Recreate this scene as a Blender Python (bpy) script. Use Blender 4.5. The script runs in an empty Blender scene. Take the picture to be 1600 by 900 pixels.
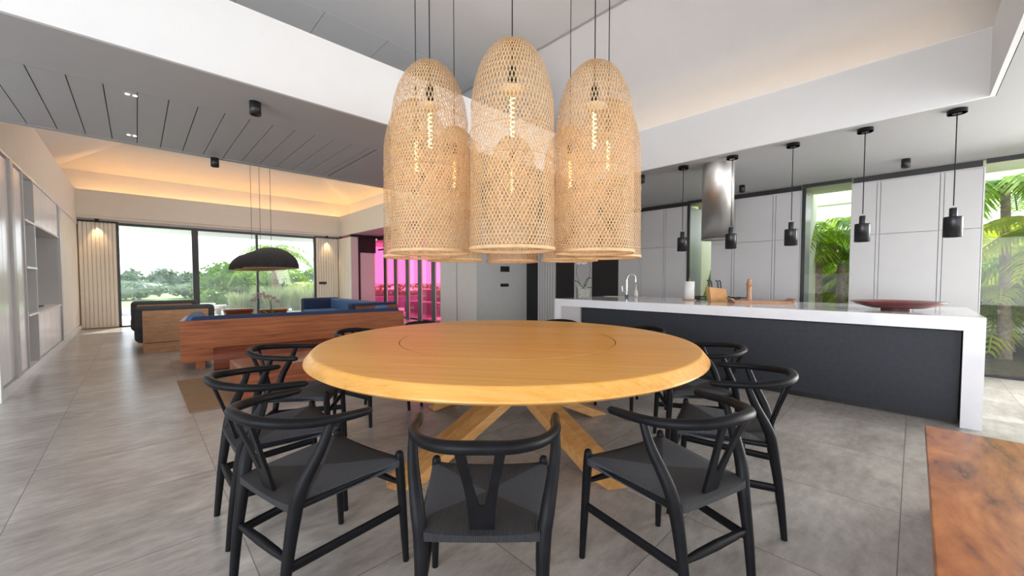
import bpy, bmesh, math, random
from mathutils import Vector, Matrix
from math import sin, cos, pi, radians as R
random.seed(7)
S = bpy.context.scene
COL = S.collection

# ------------------------------------------------------------------ camera
YAW, PITCH, FPX = R(44.0), R(2.0), 607.0
fh = Vector((sin(YAW), cos(YAW), 0)); rt = Vector((cos(YAW), -sin(YAW), 0))
fw = (fh*cos(PITCH) + Vector((0, 0, -sin(PITCH)))).normalized(); up = rt.cross(fw)
cd = bpy.data.cameras.new('camera'); cam = bpy.data.objects.new('camera', cd); COL.objects.link(cam)
cam.matrix_world = Matrix(((rt.x, up.x, -fw.x, 0), (rt.y, up.y, -fw.y, 0), (rt.z, up.z, -fw.z, 1.2), (0, 0, 0, 1)))
cd.sensor_width = 36; cd.lens = FPX/1600*36; cd.shift_y = 8.2/1600; cd.clip_start = 0.02; cd.clip_end = 800
S.camera = cam

# ------------------------------------------------------------------ world, sun, daylight, exposure
W = bpy.data.worlds.new('world'); S.world = W; W.use_nodes = True
wn = W.node_tree; bg = wn.nodes['Background']
tc = wn.nodes.new('ShaderNodeTexCoord'); sx = wn.nodes.new('ShaderNodeSeparateXYZ')
rp = wn.nodes.new('ShaderNodeValToRGB')
rp.color_ramp.elements[0].position = 0.0; rp.color_ramp.elements[0].color = (0.98, 0.99, 1.0, 1)
rp.color_ramp.elements[1].position = 0.6; rp.color_ramp.elements[1].color = (0.72, 0.85, 1.0, 1)
wn.links.new(tc.outputs['Generated'], sx.inputs[0]); wn.links.new(sx.outputs['Z'], rp.inputs[0])
wn.links.new(rp.outputs[0], bg.inputs[0]); bg.inputs[1].default_value = 1.6

def area(name, loc, rot, sxx, syy, power, col):
    l = bpy.data.lights.new(name, 'AREA'); l.shape = 'RECTANGLE'; l.size = sxx; l.size_y = syy
    l.energy = power; l.color = col
    o = bpy.data.objects.new(name, l); COL.objects.link(o); o.location = loc; o.rotation_euler = rot
    return o
sl = bpy.data.lights.new('sun', 'SUN'); sl.energy = 5.0; sl.angle = R(0.6); sl.color = (1, .93, .82)
so = bpy.data.objects.new('sun', sl); COL.objects.link(so)
so.rotation_euler = Vector((-0.63, -1.24, -1.0)).to_track_quat('-Z', 'Y').to_euler()
# daylight entering the glass doors behind and to the left of the viewpoint
area('daylight_rear', (1.0, -4.3, 1.45), (R(76), 0, 0), 8.5, 2.3, 12, (0.95, 0.975, 1.0))
area('daylight_side', (-5.3, -1.3, 1.45), (R(74), 0, R(-90)), 5.4, 2.3, 172, (0.90, 0.95, 1.0))
area('daylight_garden', (7.4, -3.0, 1.4), (R(76), 0, R(90)), 3.2, 2.3, 215, (1.0, 0.99, 0.93))
area('living_fill_light', (2.05, 9.95, 4.93), (0, 0, 0), 1.5, 3.0, 40, (1.0, 0.95, 0.87))  # added fill out of view, no known fixture; brightens the living room
VS = S.view_settings; S.display_settings.display_device = 'sRGB'
VS.view_transform = 'Standard'; VS.look = 'None'; VS.gamma = 1; VS.use_curve_mapping = False; VS.exposure = 0.93

# ------------------------------------------------------------------ materials
MATS = {}
class NT:
    def __init__(s, name):
        s.m = bpy.data.materials.new(name); s.m.use_nodes = True; s.t = s.m.node_tree
        s.b = s.t.nodes['Principled BSDF']; s.out = s.t.nodes['Material Output']
        s.tc = s.t.nodes.new('ShaderNodeTexCoord')
    def n(s, typ, **kw):
        x = s.t.nodes.new(typ)
        for k, v in kw.items(): setattr(x, k, v)
        return x
    def link(s, a, b): s.t.links.new(a, b)
    def val(s, sock, v):
        if hasattr(v, 'links') or hasattr(v, 'is_output'): s.link(v, sock)
        else: sock.default_value = v
    def mth(s, op, a, b=None, c=None):
        x = s.n('ShaderNodeMath', operation=op); s.val(x.inputs[0], a)
        if b is not None: s.val(x.inputs[1], b)
        if c is not None: s.val(x.inputs[2], c)
        return x.outputs[0]
    def mapping(s, scale=(1, 1, 1), rot=(0, 0, 0), loc=(0, 0, 0), src=None):
        x = s.n('ShaderNodeMapping'); x.inputs['Scale'].default_value = scale
        x.inputs['Rotation'].default_value = rot; x.inputs['Location'].default_value = loc
        s.link(src or s.tc.outputs['Object'], x.inputs['Vector']); return x.outputs[0]
    def noise(s, vec, scale, detail=4, rough=.55, dist=0):
        x = s.n('ShaderNodeTexNoise'); s.link(vec, x.inputs['Vector'])
        x.inputs['Scale'].default_value = scale; x.inputs['Detail'].default_value = detail
        x.inputs['Roughness'].default_value = rough; x.inputs['Distortion'].default_value = dist
        return x.outputs['Fac']
    def ramp(s, fac, stops):
        x = s.n('ShaderNodeValToRGB'); e = x.color_ramp.elements
        while len(e) < len(stops): e.new(.5)
        for i, (p, c) in enumerate(stops): e[i].position = p; e[i].color = (*c, 1)
        s.link(fac, x.inputs[0]); return x.outputs[0]
    def mix(s, fac, a, b, mode='MIX'):
        x = s.n('ShaderNodeMix', data_type='RGBA', blend_type=mode)
        s.val(x.inputs[0], fac)
        for i, v in ((6, a), (7, b)):
            if isinstance(v, tuple): x.inputs[i].default_value = (*v, 1)
            else: s.link(v, x.inputs[i])
        return x.outputs[2]
    def bump(s, h, strength=.3, dist=.01):
        x = s.n('ShaderNodeBump'); x.inputs['Strength'].default_value = strength; x.inputs['Distance'].default_value = dist
        s.link(h, x.inputs['Height']); s.link(x.outputs[0], s.b.inputs['Normal'])
    def fin(s, color=None, rough=.5, metal=0, spec=None, coat=0):
        if color is not None:
            if isinstance(color, tuple): s.b.inputs['Base Color'].default_value = (*color, 1)
            else: s.link(color, s.b.inputs['Base Color'])
        s.val(s.b.inputs['Roughness'], rough); s.b.inputs['Metallic'].default_value = metal
        if spec is not None: s.b.inputs['Specular IOR Level'].default_value = spec
        if coat: s.b.inputs['Coat Weight'].default_value = coat; s.b.inputs['Coat Roughness'].default_value = .1
        return s.m

def plain(name, c, rough=.5, metal=0, var=.06, scale=6, spec=None, bump=0, coat=0):
    t = NT(name); v = t.mapping()
    f = t.noise(v, scale, 5)
    lo = tuple(x*(1-var) for x in c); hi = tuple(min(1, x*(1+var)) for x in c)
    col = t.ramp(f, [(.3, lo), (.7, hi)])
    if bump: t.bump(t.noise(v, scale*12, 3), bump, .004)
    return t.fin(col, rough, metal, spec, coat)

def wood(name, cols, scale=(1, 14, 14), rot=(0, 0, 0), base=2.2, rough=.35, dist=.6, plank=None, coat=0, spec=None):
    t = NT(name)
    src = None
    if plank:                       # planks laid side by side: shift the figure per plank
        r0 = t.mapping(rot=rot)
        sp = t.n('ShaderNodeSeparateXYZ'); t.link(r0, sp.inputs[0])
        q = t.mth('DIVIDE', sp.outputs[1], plank); fl = t.mth('FLOOR', q)
        wn_ = t.n('ShaderNodeTexWhiteNoise', noise_dimensions='1D'); t.link(fl, wn_.inputs['W'])
        cx = t.n('ShaderNodeCombineXYZ'); t.link(t.mth('ADD', sp.outputs[0], t.mth('MULTIPLY', wn_.outputs['Value'], 9.0)), cx.inputs[0])
        t.link(sp.outputs[1], cx.inputs[1]); t.link(sp.outputs[2], cx.inputs[2])
        v = t.mapping(scale=scale, src=cx.outputs[0])
    else:
        v = t.mapping(scale=scale, rot=rot)
    f = t.noise(v, base, 6, .6, dist); f2 = t.noise(v, base*7, 3, .6, .2)
    fac = t.mth('ADD', t.mth('MULTIPLY', f, .78), t.mth('MULTIPLY', f2, .22))
    if plank: fac = t.mth('ADD', fac, t.mth('MULTIPLY', t.mth('SUBTRACT', wn_.outputs['Value'], .5), .14))
    n = len(cols); col = t.ramp(fac, [(.3+.4*i/(n-1), c) for i, c in enumerate(cols)])
    t.bump(f2, .08, .002)
    return t.fin(col, rough, 0, spec, coat)

def emis(name, c, s):
    t = NT(name); t.b.inputs['Base Color'].default_value = (*c, 1)
    t.b.inputs['Emission Color'].default_value = (*c, 1); t.b.inputs['Emission Strength'].default_value = s
    return t.m

def glass(name, tint, refl=.08, rough=0.0, white=0.0, veil=None):
    """thin pane: tinted see-through plus fresnel reflection, optional faint surface veil"""
    t = NT(name); tr = t.n('ShaderNodeBsdfTransparent'); tr.inputs[0].default_value = (*tint, 1)
    gl = t.n('ShaderNodeBsdfGlossy'); gl.inputs['Roughness'].default_value = rough
    fr = t.n('ShaderNodeFresnel'); fr.inputs[0].default_value = 1.4
    ge = t.n('ShaderNodeNewGeometry'); fac = t.mth('MULTIPLY', fr.outputs[0], t.mth('SUBTRACT', 1.0, ge.outputs['Backfacing']))
    mx = t.n('ShaderNodeMixShader'); t.link(fac, mx.inputs[0]); t.link(tr.outputs[0], mx.inputs[1]); t.link(gl.outputs[0], mx.inputs[2])
    last = mx.outputs[0]
    if white:
        df = t.n('ShaderNodeBsdfTranslucent'); df.inputs[0].default_value = (*(veil or tint), 1)
        m2 = t.n('ShaderNodeMixShader'); m2.inputs[0].default_value = white
        t.link(last, m2.inputs[1]); t.link(df.outputs[0], m2.inputs[2]); last = m2.outputs[0]
    t.link(last, t.out.inputs[0]); return t.m

M = MATS
M['white'] = plain('white_paint', (.75, .755, .765), .6, var=.01)
M['cream'] = plain('cream_paint', (.74, .70, .62), .6, var=.015)
M['creampanel'] = plain('cream_panel', (.80, .76, .66), .55, var=.02)
M['soffit'] = plain('grey_soffit_paint', (.42, .42, .428), .55, var=.015)
M['ceil'] = plain('pale_ceiling_paint', (.85, .845, .85), .7, var=.01)
M['ceil_living'] = plain('warm_ceiling_paint', (.84, .82, .78), .7, var=.01)
M['greywall'] = plain('grey_wall_paint', (.62, .61, .60), .5, var=.02)
M['gloss'] = plain('gloss_white_lacquer', (.90, .92, .94), .22, var=.01)
M['framegrey'] = plain('pale_grey_frame', (.60, .61, .62), .35, var=.02)
M['cabinet'] = plain('light_grey_cabinet', (.55, .54, .545), .35, var=.03, scale=2)
M['black'] = plain('matt_black', (.012, .012, .014), .4, var=.1)
M['blackmetal'] = plain('black_metal', (.035, .036, .04), .3, .7, var=.1)
M['darkframe'] = plain('dark_window_frame', (.06, .065, .07), .35, .4, var=.05)
M['chair'] = plain('black_stained_wood', (.008, .008, .0095), .42, var=.25, scale=20, spec=.12)
M['quartz'] = plain('white_quartz', (.80, .815, .86), .12, var=.02, scale=9, coat=.3)
M['charcoal'] = plain('charcoal_panel', (.018, .022, .032), .6, var=.18, scale=30, bump=.15)
M['chrome'] = plain('chrome', (.62, .62, .63), .12, 1, var=.02)
M['toweling'] = plain('paper', (.85, .84, .83), .9, var=.01, bump=.3)
M['ceramic'] = plain('white_ceramic', (.75, .72, .68), .2, var=.01)
M['navy'] = plain('navy_fabric', (.022, .040, .10), .9, var=.15, scale=25, bump=.4)
M['blue'] = plain('blue_fabric', (.07, .16, .33), .9, var=.12, scale=25, bump=.4)
M['dark_fabric'] = plain('charcoal_fabric', (.075, .08, .09), .9, var=.15, scale=25, bump=.4)
M['dome'] = plain('black_felt', (.03, .028, .033), .85, var=.3, scale=40, bump=.3)
M['redlac'] = plain('red_lacquer', (.16, .022, .018), .16, var=.3, scale=5, coat=.5)
M['led'] = emis('warm_led_strip', (1, .52, .15), 10)
M['led_soft'] = emis('soft_led_strip', (1, .78, .55), 2.2)
M['bulb'] = emis('amber_filament', (1, .62, .18), 6)
M['spot'] = emis('spot_lens', (1, .8, .55), 5)
M['lens'] = emis('downlight_lens', (1, .95, .9), 3)
M['brass'] = plain('socket_metal', (.45, .43, .40), .3, .9, var=.05)
M['green'] = plain('leaf_green', (.09, .22, .03), .4, var=.35, scale=12)
M['orchidleaf'] = plain('orchid_leaf', (.06, .15, .02), .35, var=.2, scale=12)
M['stem'] = plain('orchid_stem', (.10, .10, .03), .5)
M['petal'] = plain('orchid_petal', (.46, .26, .30), .6)
M['soil'] = plain('soil', (.10, .075, .05), .95, var=.4, scale=14, bump=.5)
M['stone'] = plain('vase_pebbles', (.30, .27, .22), .7, var=.6, scale=60)
M['trunk'] = plain('palm_bark', (.26, .20, .14), .9, var=.35, scale=18, bump=.6)
M['sand'] = plain('pale_paving', (.62, .60, .57), .8, var=.06, scale=3)
M['deckwood'] = plain('deck_board', (.42, .33, .26), .7, var=.1)
M['outwall'] = plain('garden_wall_render', (.84, .82, .66), .8, var=.04)
M['lowwall'] = plain('grey_low_wall', (.22, .23, .25), .8, var=.1)
M['jute'] = None
def foliage(name, a, b, transl=.35):
    t = NT(name); v = t.mapping(); f = t.noise(v, 3.0, 4)
    col = t.ramp(f, [(.3, a), (.7, b)])
    t.fin(col, .5); ts = t.n('ShaderNodeBsdfTranslucent'); t.link(col, ts.inputs[0])
    mx = t.n('ShaderNodeMixShader'); mx.inputs[0].default_value = transl
    t.link(t.b.outputs[0], mx.inputs[1]); t.link(ts.outputs[0], mx.inputs[2]); t.link(mx.outputs[0], t.out.inputs[0]); return t.m
M['palm'] = foliage('palm_leaf', (.10, .26, .02), (.40, .55, .03), .5)
M['palm2'] = foliage('palm_leaf_yellow', (.22, .36, .02), (.62, .62, .05), .5)
M['bush'] = foliage('bush_leaf', (.05, .12, .02), (.20, .32, .05))
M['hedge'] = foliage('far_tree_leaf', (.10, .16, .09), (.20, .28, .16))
M['grassm'] = foliage('grass_blade', (.26, .34, .12), (.52, .56, .30))

# woods
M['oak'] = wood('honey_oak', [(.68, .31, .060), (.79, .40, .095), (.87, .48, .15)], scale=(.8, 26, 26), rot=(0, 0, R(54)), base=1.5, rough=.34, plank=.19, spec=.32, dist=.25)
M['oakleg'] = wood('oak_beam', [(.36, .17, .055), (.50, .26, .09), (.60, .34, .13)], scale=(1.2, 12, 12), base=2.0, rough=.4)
M['sofawood'] = wood('red_brown_wood', [(.14, .038, .013), (.30, .090, .030), (.40, .14, .052)], scale=(1, 3, 16), base=1.5, rough=.42, spec=.3)
M['logwood'] = wood('reddish_log_wood', [(.085, .020, .010), (.17, .045, .022), (.25, .078, .04)], scale=(1, 8, 10), base=1.8, rough=.38, spec=.3)
M['blocktop'] = wood('block_wood', [(.14, .035, .016), (.27, .08, .035), (.36, .13, .07)], scale=(1, 8, 10), base=1.8, rough=.22)
M['benchwood'] = wood('orange_slab_wood', [(.10, .028, .010), (.34, .095, .022), (.50, .165, .038), (.60, .23, .065)], scale=(1.1, 4.2, 4), base=1.1, rough=.26, dist=2.2)
M['palewood'] = wood('pale_teak', [(.42, .20, .09), (.56, .30, .14), (.64, .37, .19)], scale=(3, 3, 14), base=2, rough=.45)
M['bamboo'] = wood('bamboo_block', [(.50, .24, .08), (.66, .36, .14)], scale=(2, 30, 2), base=4, rough=.4)
M['millwood'] = wood('turned_wood', [(.34, .16, .08), (.50, .27, .15)], scale=(6, 6, 2), base=3, rough=.3)
M['rattan'] = plain('natural_rattan', (.62, .42, .23), .55, var=.12, scale=30)

def jute():
    t = NT('woven_jute'); v = t.mapping()
    w = t.n('ShaderNodeTexWave'); w.inputs['Scale'].default_value = 60; t.link(v, w.inputs['Vector'])
    w2 = t.n('ShaderNodeTexWave', bands_direction='Y'); w2.inputs['Scale'].default_value = 60; t.link(v, w2.inputs['Vector'])
    f = t.mth('MULTIPLY', w.outputs['Fac'], w2.outputs['Fac'])
    col = t.ramp(t.mth('ADD', t.mth('MULTIPLY', f, .6), t.mth('MULTIPLY', t.noise(v, 9), .4)), [(.2, (.24, .14, .07)), (.8, (.42, .28, .15))])
    t.bump(f, .6, .004); return t.fin(col, .9)
M['jute'] = jute()

def seatmat():
    t = NT('woven_black_cord'); sp = t.n('ShaderNodeSeparateXYZ'); t.link(t.tc.outputs['Object'], sp.inputs[0])
    x, y = sp.outputs[0], t.mth('SUBTRACT', sp.outputs[1], .03)
    k = t.mth('GREATER_THAN', t.mth('ABSOLUTE', x), t.mth('MULTIPLY', t.mth('ABSOLUTE', y), 1.12))
    d = t.mth('ADD', t.mth('MULTIPLY', y, k), t.mth('MULTIPLY', x, t.mth('SUBTRACT', 1.0, k)))
    wv = t.mth('ABSOLUTE', t.mth('SINE', t.mth('MULTIPLY', d, 520)))
    nz = t.noise(t.mapping(scale=(1, 1, 1)), 160, 2)
    h = t.mth('ADD', wv, t.mth('MULTIPLY', nz, .8))
    c1 = t.ramp(h, [(.3, (.004, .004, .005)), (1.2, (.022, .022, .026))])
    c2 = t.ramp(h, [(.3, (.009, .010, .013)), (1.0, (.060, .065, .080))])
    t.bump(h, .8, .003)
    return t.fin(t.mix(k, c1, c2), .72)
M['cord'] = seatmat()

def floormat():
    t = NT('grey_stone_tile'); sp = t.n('ShaderNodeSeparateXYZ'); t.link(t.tc.outputs['Object'], sp.inputs[0])
    u = t.mth('DIVIDE', t.mth('ADD', sp.outputs[0], .49), .82); v = t.mth('DIVIDE', t.mth('ADD', sp.outputs[1], -.02), .758)
    def edge(q, w):
        f = t.mth('FRACT', q); return t.mth('LESS_THAN', t.mth('MINIMUM', f, t.mth('SUBTRACT', 1.0, f)), w)
    j = t.mth('MAXIMUM', edge(u, .0024), edge(v, .0026))
    wn_ = t.n('ShaderNodeTexWhiteNoise', noise_dimensions='2D'); cx = t.n('ShaderNodeCombineXYZ')
    t.link(t.mth('FLOOR', u), cx.inputs[0]); t.link(t.mth('FLOOR', v), cx.inputs[1]); t.link(cx.outputs[0], wn_.inputs['Vector'])
    off = t.n('ShaderNodeVectorMath', operation='MULTIPLY_ADD'); t.link(wn_.outputs['Color'], off.inputs[0]); off.inputs[1].default_value = (7, 7, 7); t.link(t.tc.outputs['Object'], off.inputs[2])
    m1 = t.mapping(scale=(1, 2.6, 1), src=off.outputs[0], rot=(0, 0, R(14))); m0 = t.mapping(scale=(1, 1.3, 1), src=off.outputs[0])
    f = t.noise(m0, 1.8, 8, .62, .4); g = t.noise(m1, 7.0, 8, .7, 0)
    fac = t.mth('ADD', t.mth('ADD', t.mth('MULTIPLY', f, .5), t.mth('MULTIPLY', g, .5)), t.mth('MULTIPLY', t.mth('SUBTRACT', wn_.outputs['Value'], .5), .04))
    col = t.ramp(fac, [(.36, (.255, .232, .212)), (.5, (.385, .357, .332)), (.64, (.53, .498, .468))])
    col = t.mix(j, col, (.14, .128, .118))
    rg = .29
    return t.fin(col, rg, 0, .5)
M['tile'] = floormat()

def brushed():
    t = NT('brushed_steel'); f = t.noise(t.mapping(scale=(1, 1, 60)), 8, 3)
    col = t.ramp(f, [(.3, (.50, .485, .47)), (.7, (.60, .58, .56))])
    t.fin(col, .36, 1); t.b.inputs['Anisotropic'].default_value = .6; return t.m
M['steel'] = brushed()
M['glass'] = glass('clear_glass', (.96, .98, .98), white=.0)
M['glass_haze'] = glass('sunlit_glass', (.93, .96, .97), white=.02, veil=(.9, .95, 1))
M['glass_green'] = glass('green_tinted_glass', (.80, .93, .80))
M['pink'] = glass('pink_glass', (1.0, .33, .54), white=.05, veil=(1, .3, .6))
M['vaseglass'] = glass('vase_glass', (.95, .965, .97))
M['ground'] = plain('far_land', (.32, .36, .27), .95, var=.2, scale=.05)
M['sea'] = plain('pale_sea', (.45, .55, .62), .3, var=.04, scale=.02)
M['lawn'] = plain('lawn', (.22, .36, .10), .95, var=.25, scale=2)

# ------------------------------------------------------------------ mesh helpers
class MB:
    def __init__(s): s.v = []; s.f = []; s.sm = []
    def add(s, vs, fs, smooth=False):
        k = len(s.v); s.v += [tuple(p) for p in vs]; s.f += [tuple(i+k for i in f) for f in fs]; s.sm += [smooth]*len(fs); return s
    def box(s, x0, x1, y0, y1, z0, z1):
        if x0 > x1: x0, x1 = x1, x0
        if y0 > y1: y0, y1 = y1, y0
        if z0 > z1: z0, z1 = z1, z0
        return s.add([(x0,y0,z0),(x1,y0,z0),(x1,y1,z0),(x0,y1,z0),(x0,y0,z1),(x1,y0,z1),(x1,y1,z1),(x0,y1,z1)],
                     [(3,2,1,0),(4,5,6,7),(0,1,5,4),(1,2,6,5),(2,3,7,6),(3,0,4,7)])
    def prism(s, poly, z0, z1, smooth=False):
        n = len(poly); a = sum(poly[i][0]*poly[(i+1) % n][1]-poly[(i+1) % n][0]*poly[i][1] for i in range(n))
        if a < 0: poly = poly[::-1]
        s.add([(x, y, z0) for x, y in poly]+[(x, y, z1) for x, y in poly],
              [tuple(range(n))[::-1], tuple(range(n, 2*n))])
        return s.add([(x, y, z0) for x, y in poly]+[(x, y, z1) for x, y in poly],
                     [(i, (i+1) % n, n+(i+1) % n, n+i) for i in range(n)], smooth)
    def lathe(s, prof, c=(0, 0), n=32, z=0, smooth=True):
        vs = []; fs = []; m = len(prof)
        for i in range(n):
            a = 2*pi*i/n
            vs += [(c[0]+r*cos(a), c[1]+r*sin(a), z+h) for r, h in prof]
        for i in range(n):
            j = (i+1) % n
            for k in range(m-1): fs.append((i*m+k, j*m+k, j*m+k+1, i*m+k+1))
        s.add(vs, fs, smooth)
        return s
    def cyl(s, c, r, z0, z1, n=24):
        return s.lathe([(0, z0), (r, z0), (r, z0), (r, z1), (r, z1), (0, z1)], c, n)
    def tube(s, pts, rad, n=10, flat=1.0, flatdir=None):
        pts = [Vector(p) for p in pts]; m = len(pts)
        if not hasattr(rad, '__len__'): rad = [rad]*m
        T = [(pts[min(i+1, m-1)]-pts[max(i-1, 0)]).normalized() for i in range(m)]
        ref = Vector(flatdir) if flatdir else (Vector((0, 0, 1)) if abs(T[0].z) < .9 else Vector((1, 0, 0)))
        vs = []; U = (ref - T[0]*ref.dot(T[0])).normalized()
        for i in range(m):
            U = (U - T[i]*U.dot(T[i])).normalized()
            if flatdir: U = (ref - T[i]*ref.dot(T[i])).normalized()
            V = T[i].cross(U)
            for k in range(n):
                a = 2*pi*k/n; vs.append(pts[i]+U*cos(a)*rad[i]*flat+V*sin(a)*rad[i])
        fs = []
        for i in range(m-1):
            for k in range(n): fs.append((i*n+k, i*n+(k+1) % n, (i+1)*n+(k+1) % n, (i+1)*n+k))
        s.add(vs, fs, True)
        s.add(vs[:n], [tuple(range(n))[::-1]]); s.add(vs[-n:], [tuple(range(n))])
        return s
    def ring(s, R_, r, z, c=(0, 0), n=48, m=8):
        s.tube([(c[0]+R_*cos(2*pi*i/n), c[1]+R_*sin(2*pi*i/n), z) for i in range(n+1)], r, m); return s
    def xf(s, mat):
        s.v = [tuple(mat @ Vector(p)) for p in s.v]; return s
    def sphere(s, c, r, n=12, sz=1.0):
        prof = [(r*sin(pi*i/n), -r*sz*cos(pi*i/n)) for i in range(n+1)]
        return s.lathe(prof, (c[0], c[1]), 2*n, c[2])
    def build(s, name, mat, parent=None, bevel=0, seg=2, label=None):
        me = bpy.data.meshes.new(name); me.from_pydata(s.v, [], s.f); me.materials.append(M[mat] if isinstance(mat, str) else mat)
        me.polygons.foreach_set('use_smooth', s.sm); me.update()
        o = bpy.data.objects.new(name, me); COL.objects.link(o)
        if bevel:
            b = o.modifiers.new('bevel', 'BEVEL'); b.width = bevel; b.segments = seg; b.limit_method = 'ANGLE'; b.angle_limit = R(40)
            if seg > 2:
                for p in me.polygons: p.use_smooth = True
        if parent: o.parent = parent
        if label: o['label'] = label
        return o
def catmull(P, k=6):
    P = [Vector(p) for p in P]; out = []
    for i in range(len(P)-1):
        a = P[max(i-1, 0)]; b = P[i]; c = P[i+1]; d = P[min(i+2, len(P)-1)]
        for j in range(k):
            t = j/k; out.append(.5*((2*b)+(c-a)*t+(2*a-5*b+4*c-d)*t*t+(3*b-a-3*c+d)*t**3))
    out.append(P[-1]); return out
def lerpr(rs, k, m):
    out = []
    for i in range(m):
        t = i/(m-1)*(len(rs)-1); j = min(int(t), len(rs)-2); out.append(rs[j]+(rs[j+1]-rs[j])*(t-j))
    return out
def tag(o, label, cat, group=None, kind=None):
    o['label'] = label; o['category'] = cat
    if group: o['group'] = group
    if kind: o['kind'] = kind
    return o
def thing(name, label, cat, loc=(0, 0, 0), rz=0, group=None):
    o = bpy.data.objects.new(name, None); COL.objects.link(o); o.location = loc; o.rotation_euler = (0, 0, rz); o.empty_display_size = .1
    return tag(o, label, cat, group)
def struct(o): o['kind'] = 'structure'; return o
def kids(o): return [c for c in ALLOBJ() if c.parent == o]
def ALLOBJ(): return list(COL.objects)
def copy_tree(o, parent=None):
    c = o.copy(); COL.objects.link(c); c.parent = parent
    for ch in kids(o): copy_tree(ch, c)
    return c
def place(o, loc, rz=0, label=None):
    o.location = loc; o.rotation_euler[2] = rz
    if label: o['label'] = label
    return o

# ------------------------------------------------------------------ room shell
CZ = 2.68                                    # low ceiling
struct(MB().box(-5.6, 7.62, -4.6, 14.0, -.2, 0).build('floor', 'tile'))
# garden side strip of floor between kitchen glass and garden is outdoor paving
def soff(name, x0, x1, y0, y1, z1=3.05):
    return struct(MB().box(x0, x1, y0, y1, CZ, z1).build(name, 'soffit'))
# beam between dining and living: flat border pieces and grooved boards
mb = MB()
mb.box(-5.6, 5.01, 3.56, 4.30, CZ, 3.05); mb.box(-5.6, 5.01, 5.92, 5.99, CZ, 3.05)
mb.box(-5.6, 5.01, 4.306, 5.914, CZ+.03, 3.05)
x = -5.6
while x < 2.0:
    w = .188; mb.box(x+.0035, min(x+w, 2.0)-.0035, 4.308, 5.912, CZ+.002, CZ+.03); x += w
mb.box(2.025, 5.01, 4.308, 5.912, CZ+.002, CZ+.03)
struct(mb.build('ceiling', 'soffit'))
soff('ceiling', 5.015, 7.62, -4.6, 7.3); soff('ceiling', 5.07, 7.62, 7.3, 14.0); soff('ceiling', -5.6, 5.015, -4.6, -.42)
struct(MB().box(-1.4, 5.07, 13.77, 14.0, CZ, 3.05).build('ceiling', 'cream'))
# fascias of the dining coffer
struct(MB().box(-5.6, 4.985, 3.53, 3.56, CZ, 3.24).build('trim_1', 'white'))
struct(MB().box(4.985, 5.015, -.415, 3.56, CZ, 3.22).build('trim_2', 'white'))
struct(MB().box(-5.6, 4.985, -.415, -.385, CZ, 3.22).build('trim_3', 'white'))
# high dining ceiling: level part with boards, sloped part down to the cove
mb = MB()
mb.box(-5.6, 3.70, -4.6, 4.50, 4.10, 4.2)
x = 1.54-.73*9
while x < 3.6:
    mb.box(x+.004, min(x+.73, 3.70)-.004, 4.508, 6.2, 4.10, 4.2); x += .73
mb.box(-5.6, 3.7, 4.4, 6.2, 4.115, 4.22)
struct(mb.build('ceiling', 'ceil'))
mb = MB(); mb.add([(3.708, -1.0, 4.10), (5.35, -1.0, 3.38), (5.35, 6.2, 3.38), (3.708, 6.2, 4.10), (3.708, -1.0, 4.2), (5.35, -1.0, 3.48), (5.35, 6.2, 3.48), (3.708, 6.2, 4.2)],
       [(0, 1, 2, 3), (7, 6, 5, 4), (0, 4, 5, 1), (2, 6, 7, 3), (1, 5, 6, 2), (0, 3, 7, 4)])
struct(mb.build('ceiling', 'ceil'))
struct(MB().box(5.35, 5.4, -1.0, 6.2, 3.0, 3.5).build('wall_cove', 'ceil'))
struct(MB().box(-5.6, 5.4, -1.05, -1.0, 3.0, 4.25).build('wall_cove', 'ceil'))
struct(MB().box(-5.6, 5.4, 5.6, 5.66, 3.0, 4.3).build('wall_cove', 'ceil'))
struct(MB().box(-5.65, -5.6, -1.0, 6.2, 2.68, 4.3).build('wall_cove', 'ceil'))
struct(MB().box(3.705, 3.712, -1.0, 5.6, 4.085, 4.11).build('trim_4', 'soffit'))
# cove lights of the dining coffer
def strip(x0, x1, y0, y1, z, mat, label):
    return tag(MB().box(x0, x1, y0, y1, z, z+.02).build('cove_light_strip', mat), label, 'strip light')
strip(5.10, 5.13, -.3, 3.4, 3.06, 'led_soft', 'soft warm light strip hidden behind the white band above the kitchen island')
# living coffer
struct(MB().box(-1.4, 5.05, 13.74, 13.77, CZ+.06, 3.35).build('trim_5', 'cream'))
struct(MB().box(5.04, 5.07, 5.99, 13.77, CZ, 3.35).build('trim_6', 'cream'))
struct(MB().box(-1.4, 5.04, 5.99, 6.02, CZ, 3.35).build('trim_7', 'cream'))
zc, zt = 3.86, 5.0
B = [(-1.35, 5.7), (5.5, 5.7), (5.5, 14.15), (-1.35, 14.15)]; T_ = [(1.2, 8.3), (2.9, 8.3), (2.9, 11.6), (1.2, 11.6)]
mb = MB(); vs = [(x, y, 3.0) for x, y in B]+[(x, y, zc) for x, y in B]+[(x, y, zt) for x, y in T_]
mb.add(vs, [(0, 4, 5, 1), (1, 5, 6, 2), (2, 6, 7, 3), (3, 7, 4, 0), (4, 8, 9, 5), (5, 9, 10, 6), (6, 10, 11, 7), (7, 11, 8, 4), (8, 11, 10, 9)])
struct(mb.build('ceiling', 'ceil_living'))
strip(-1.2, 5.3, 13.95, 13.98, 3.07, 'led', 'amber light strip behind the far band of the living room ceiling')
strip(5.25, 5.28, 6.3, 13.9, 3.07, 'led', 'amber light strip behind the right band of the living room ceiling')

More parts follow.
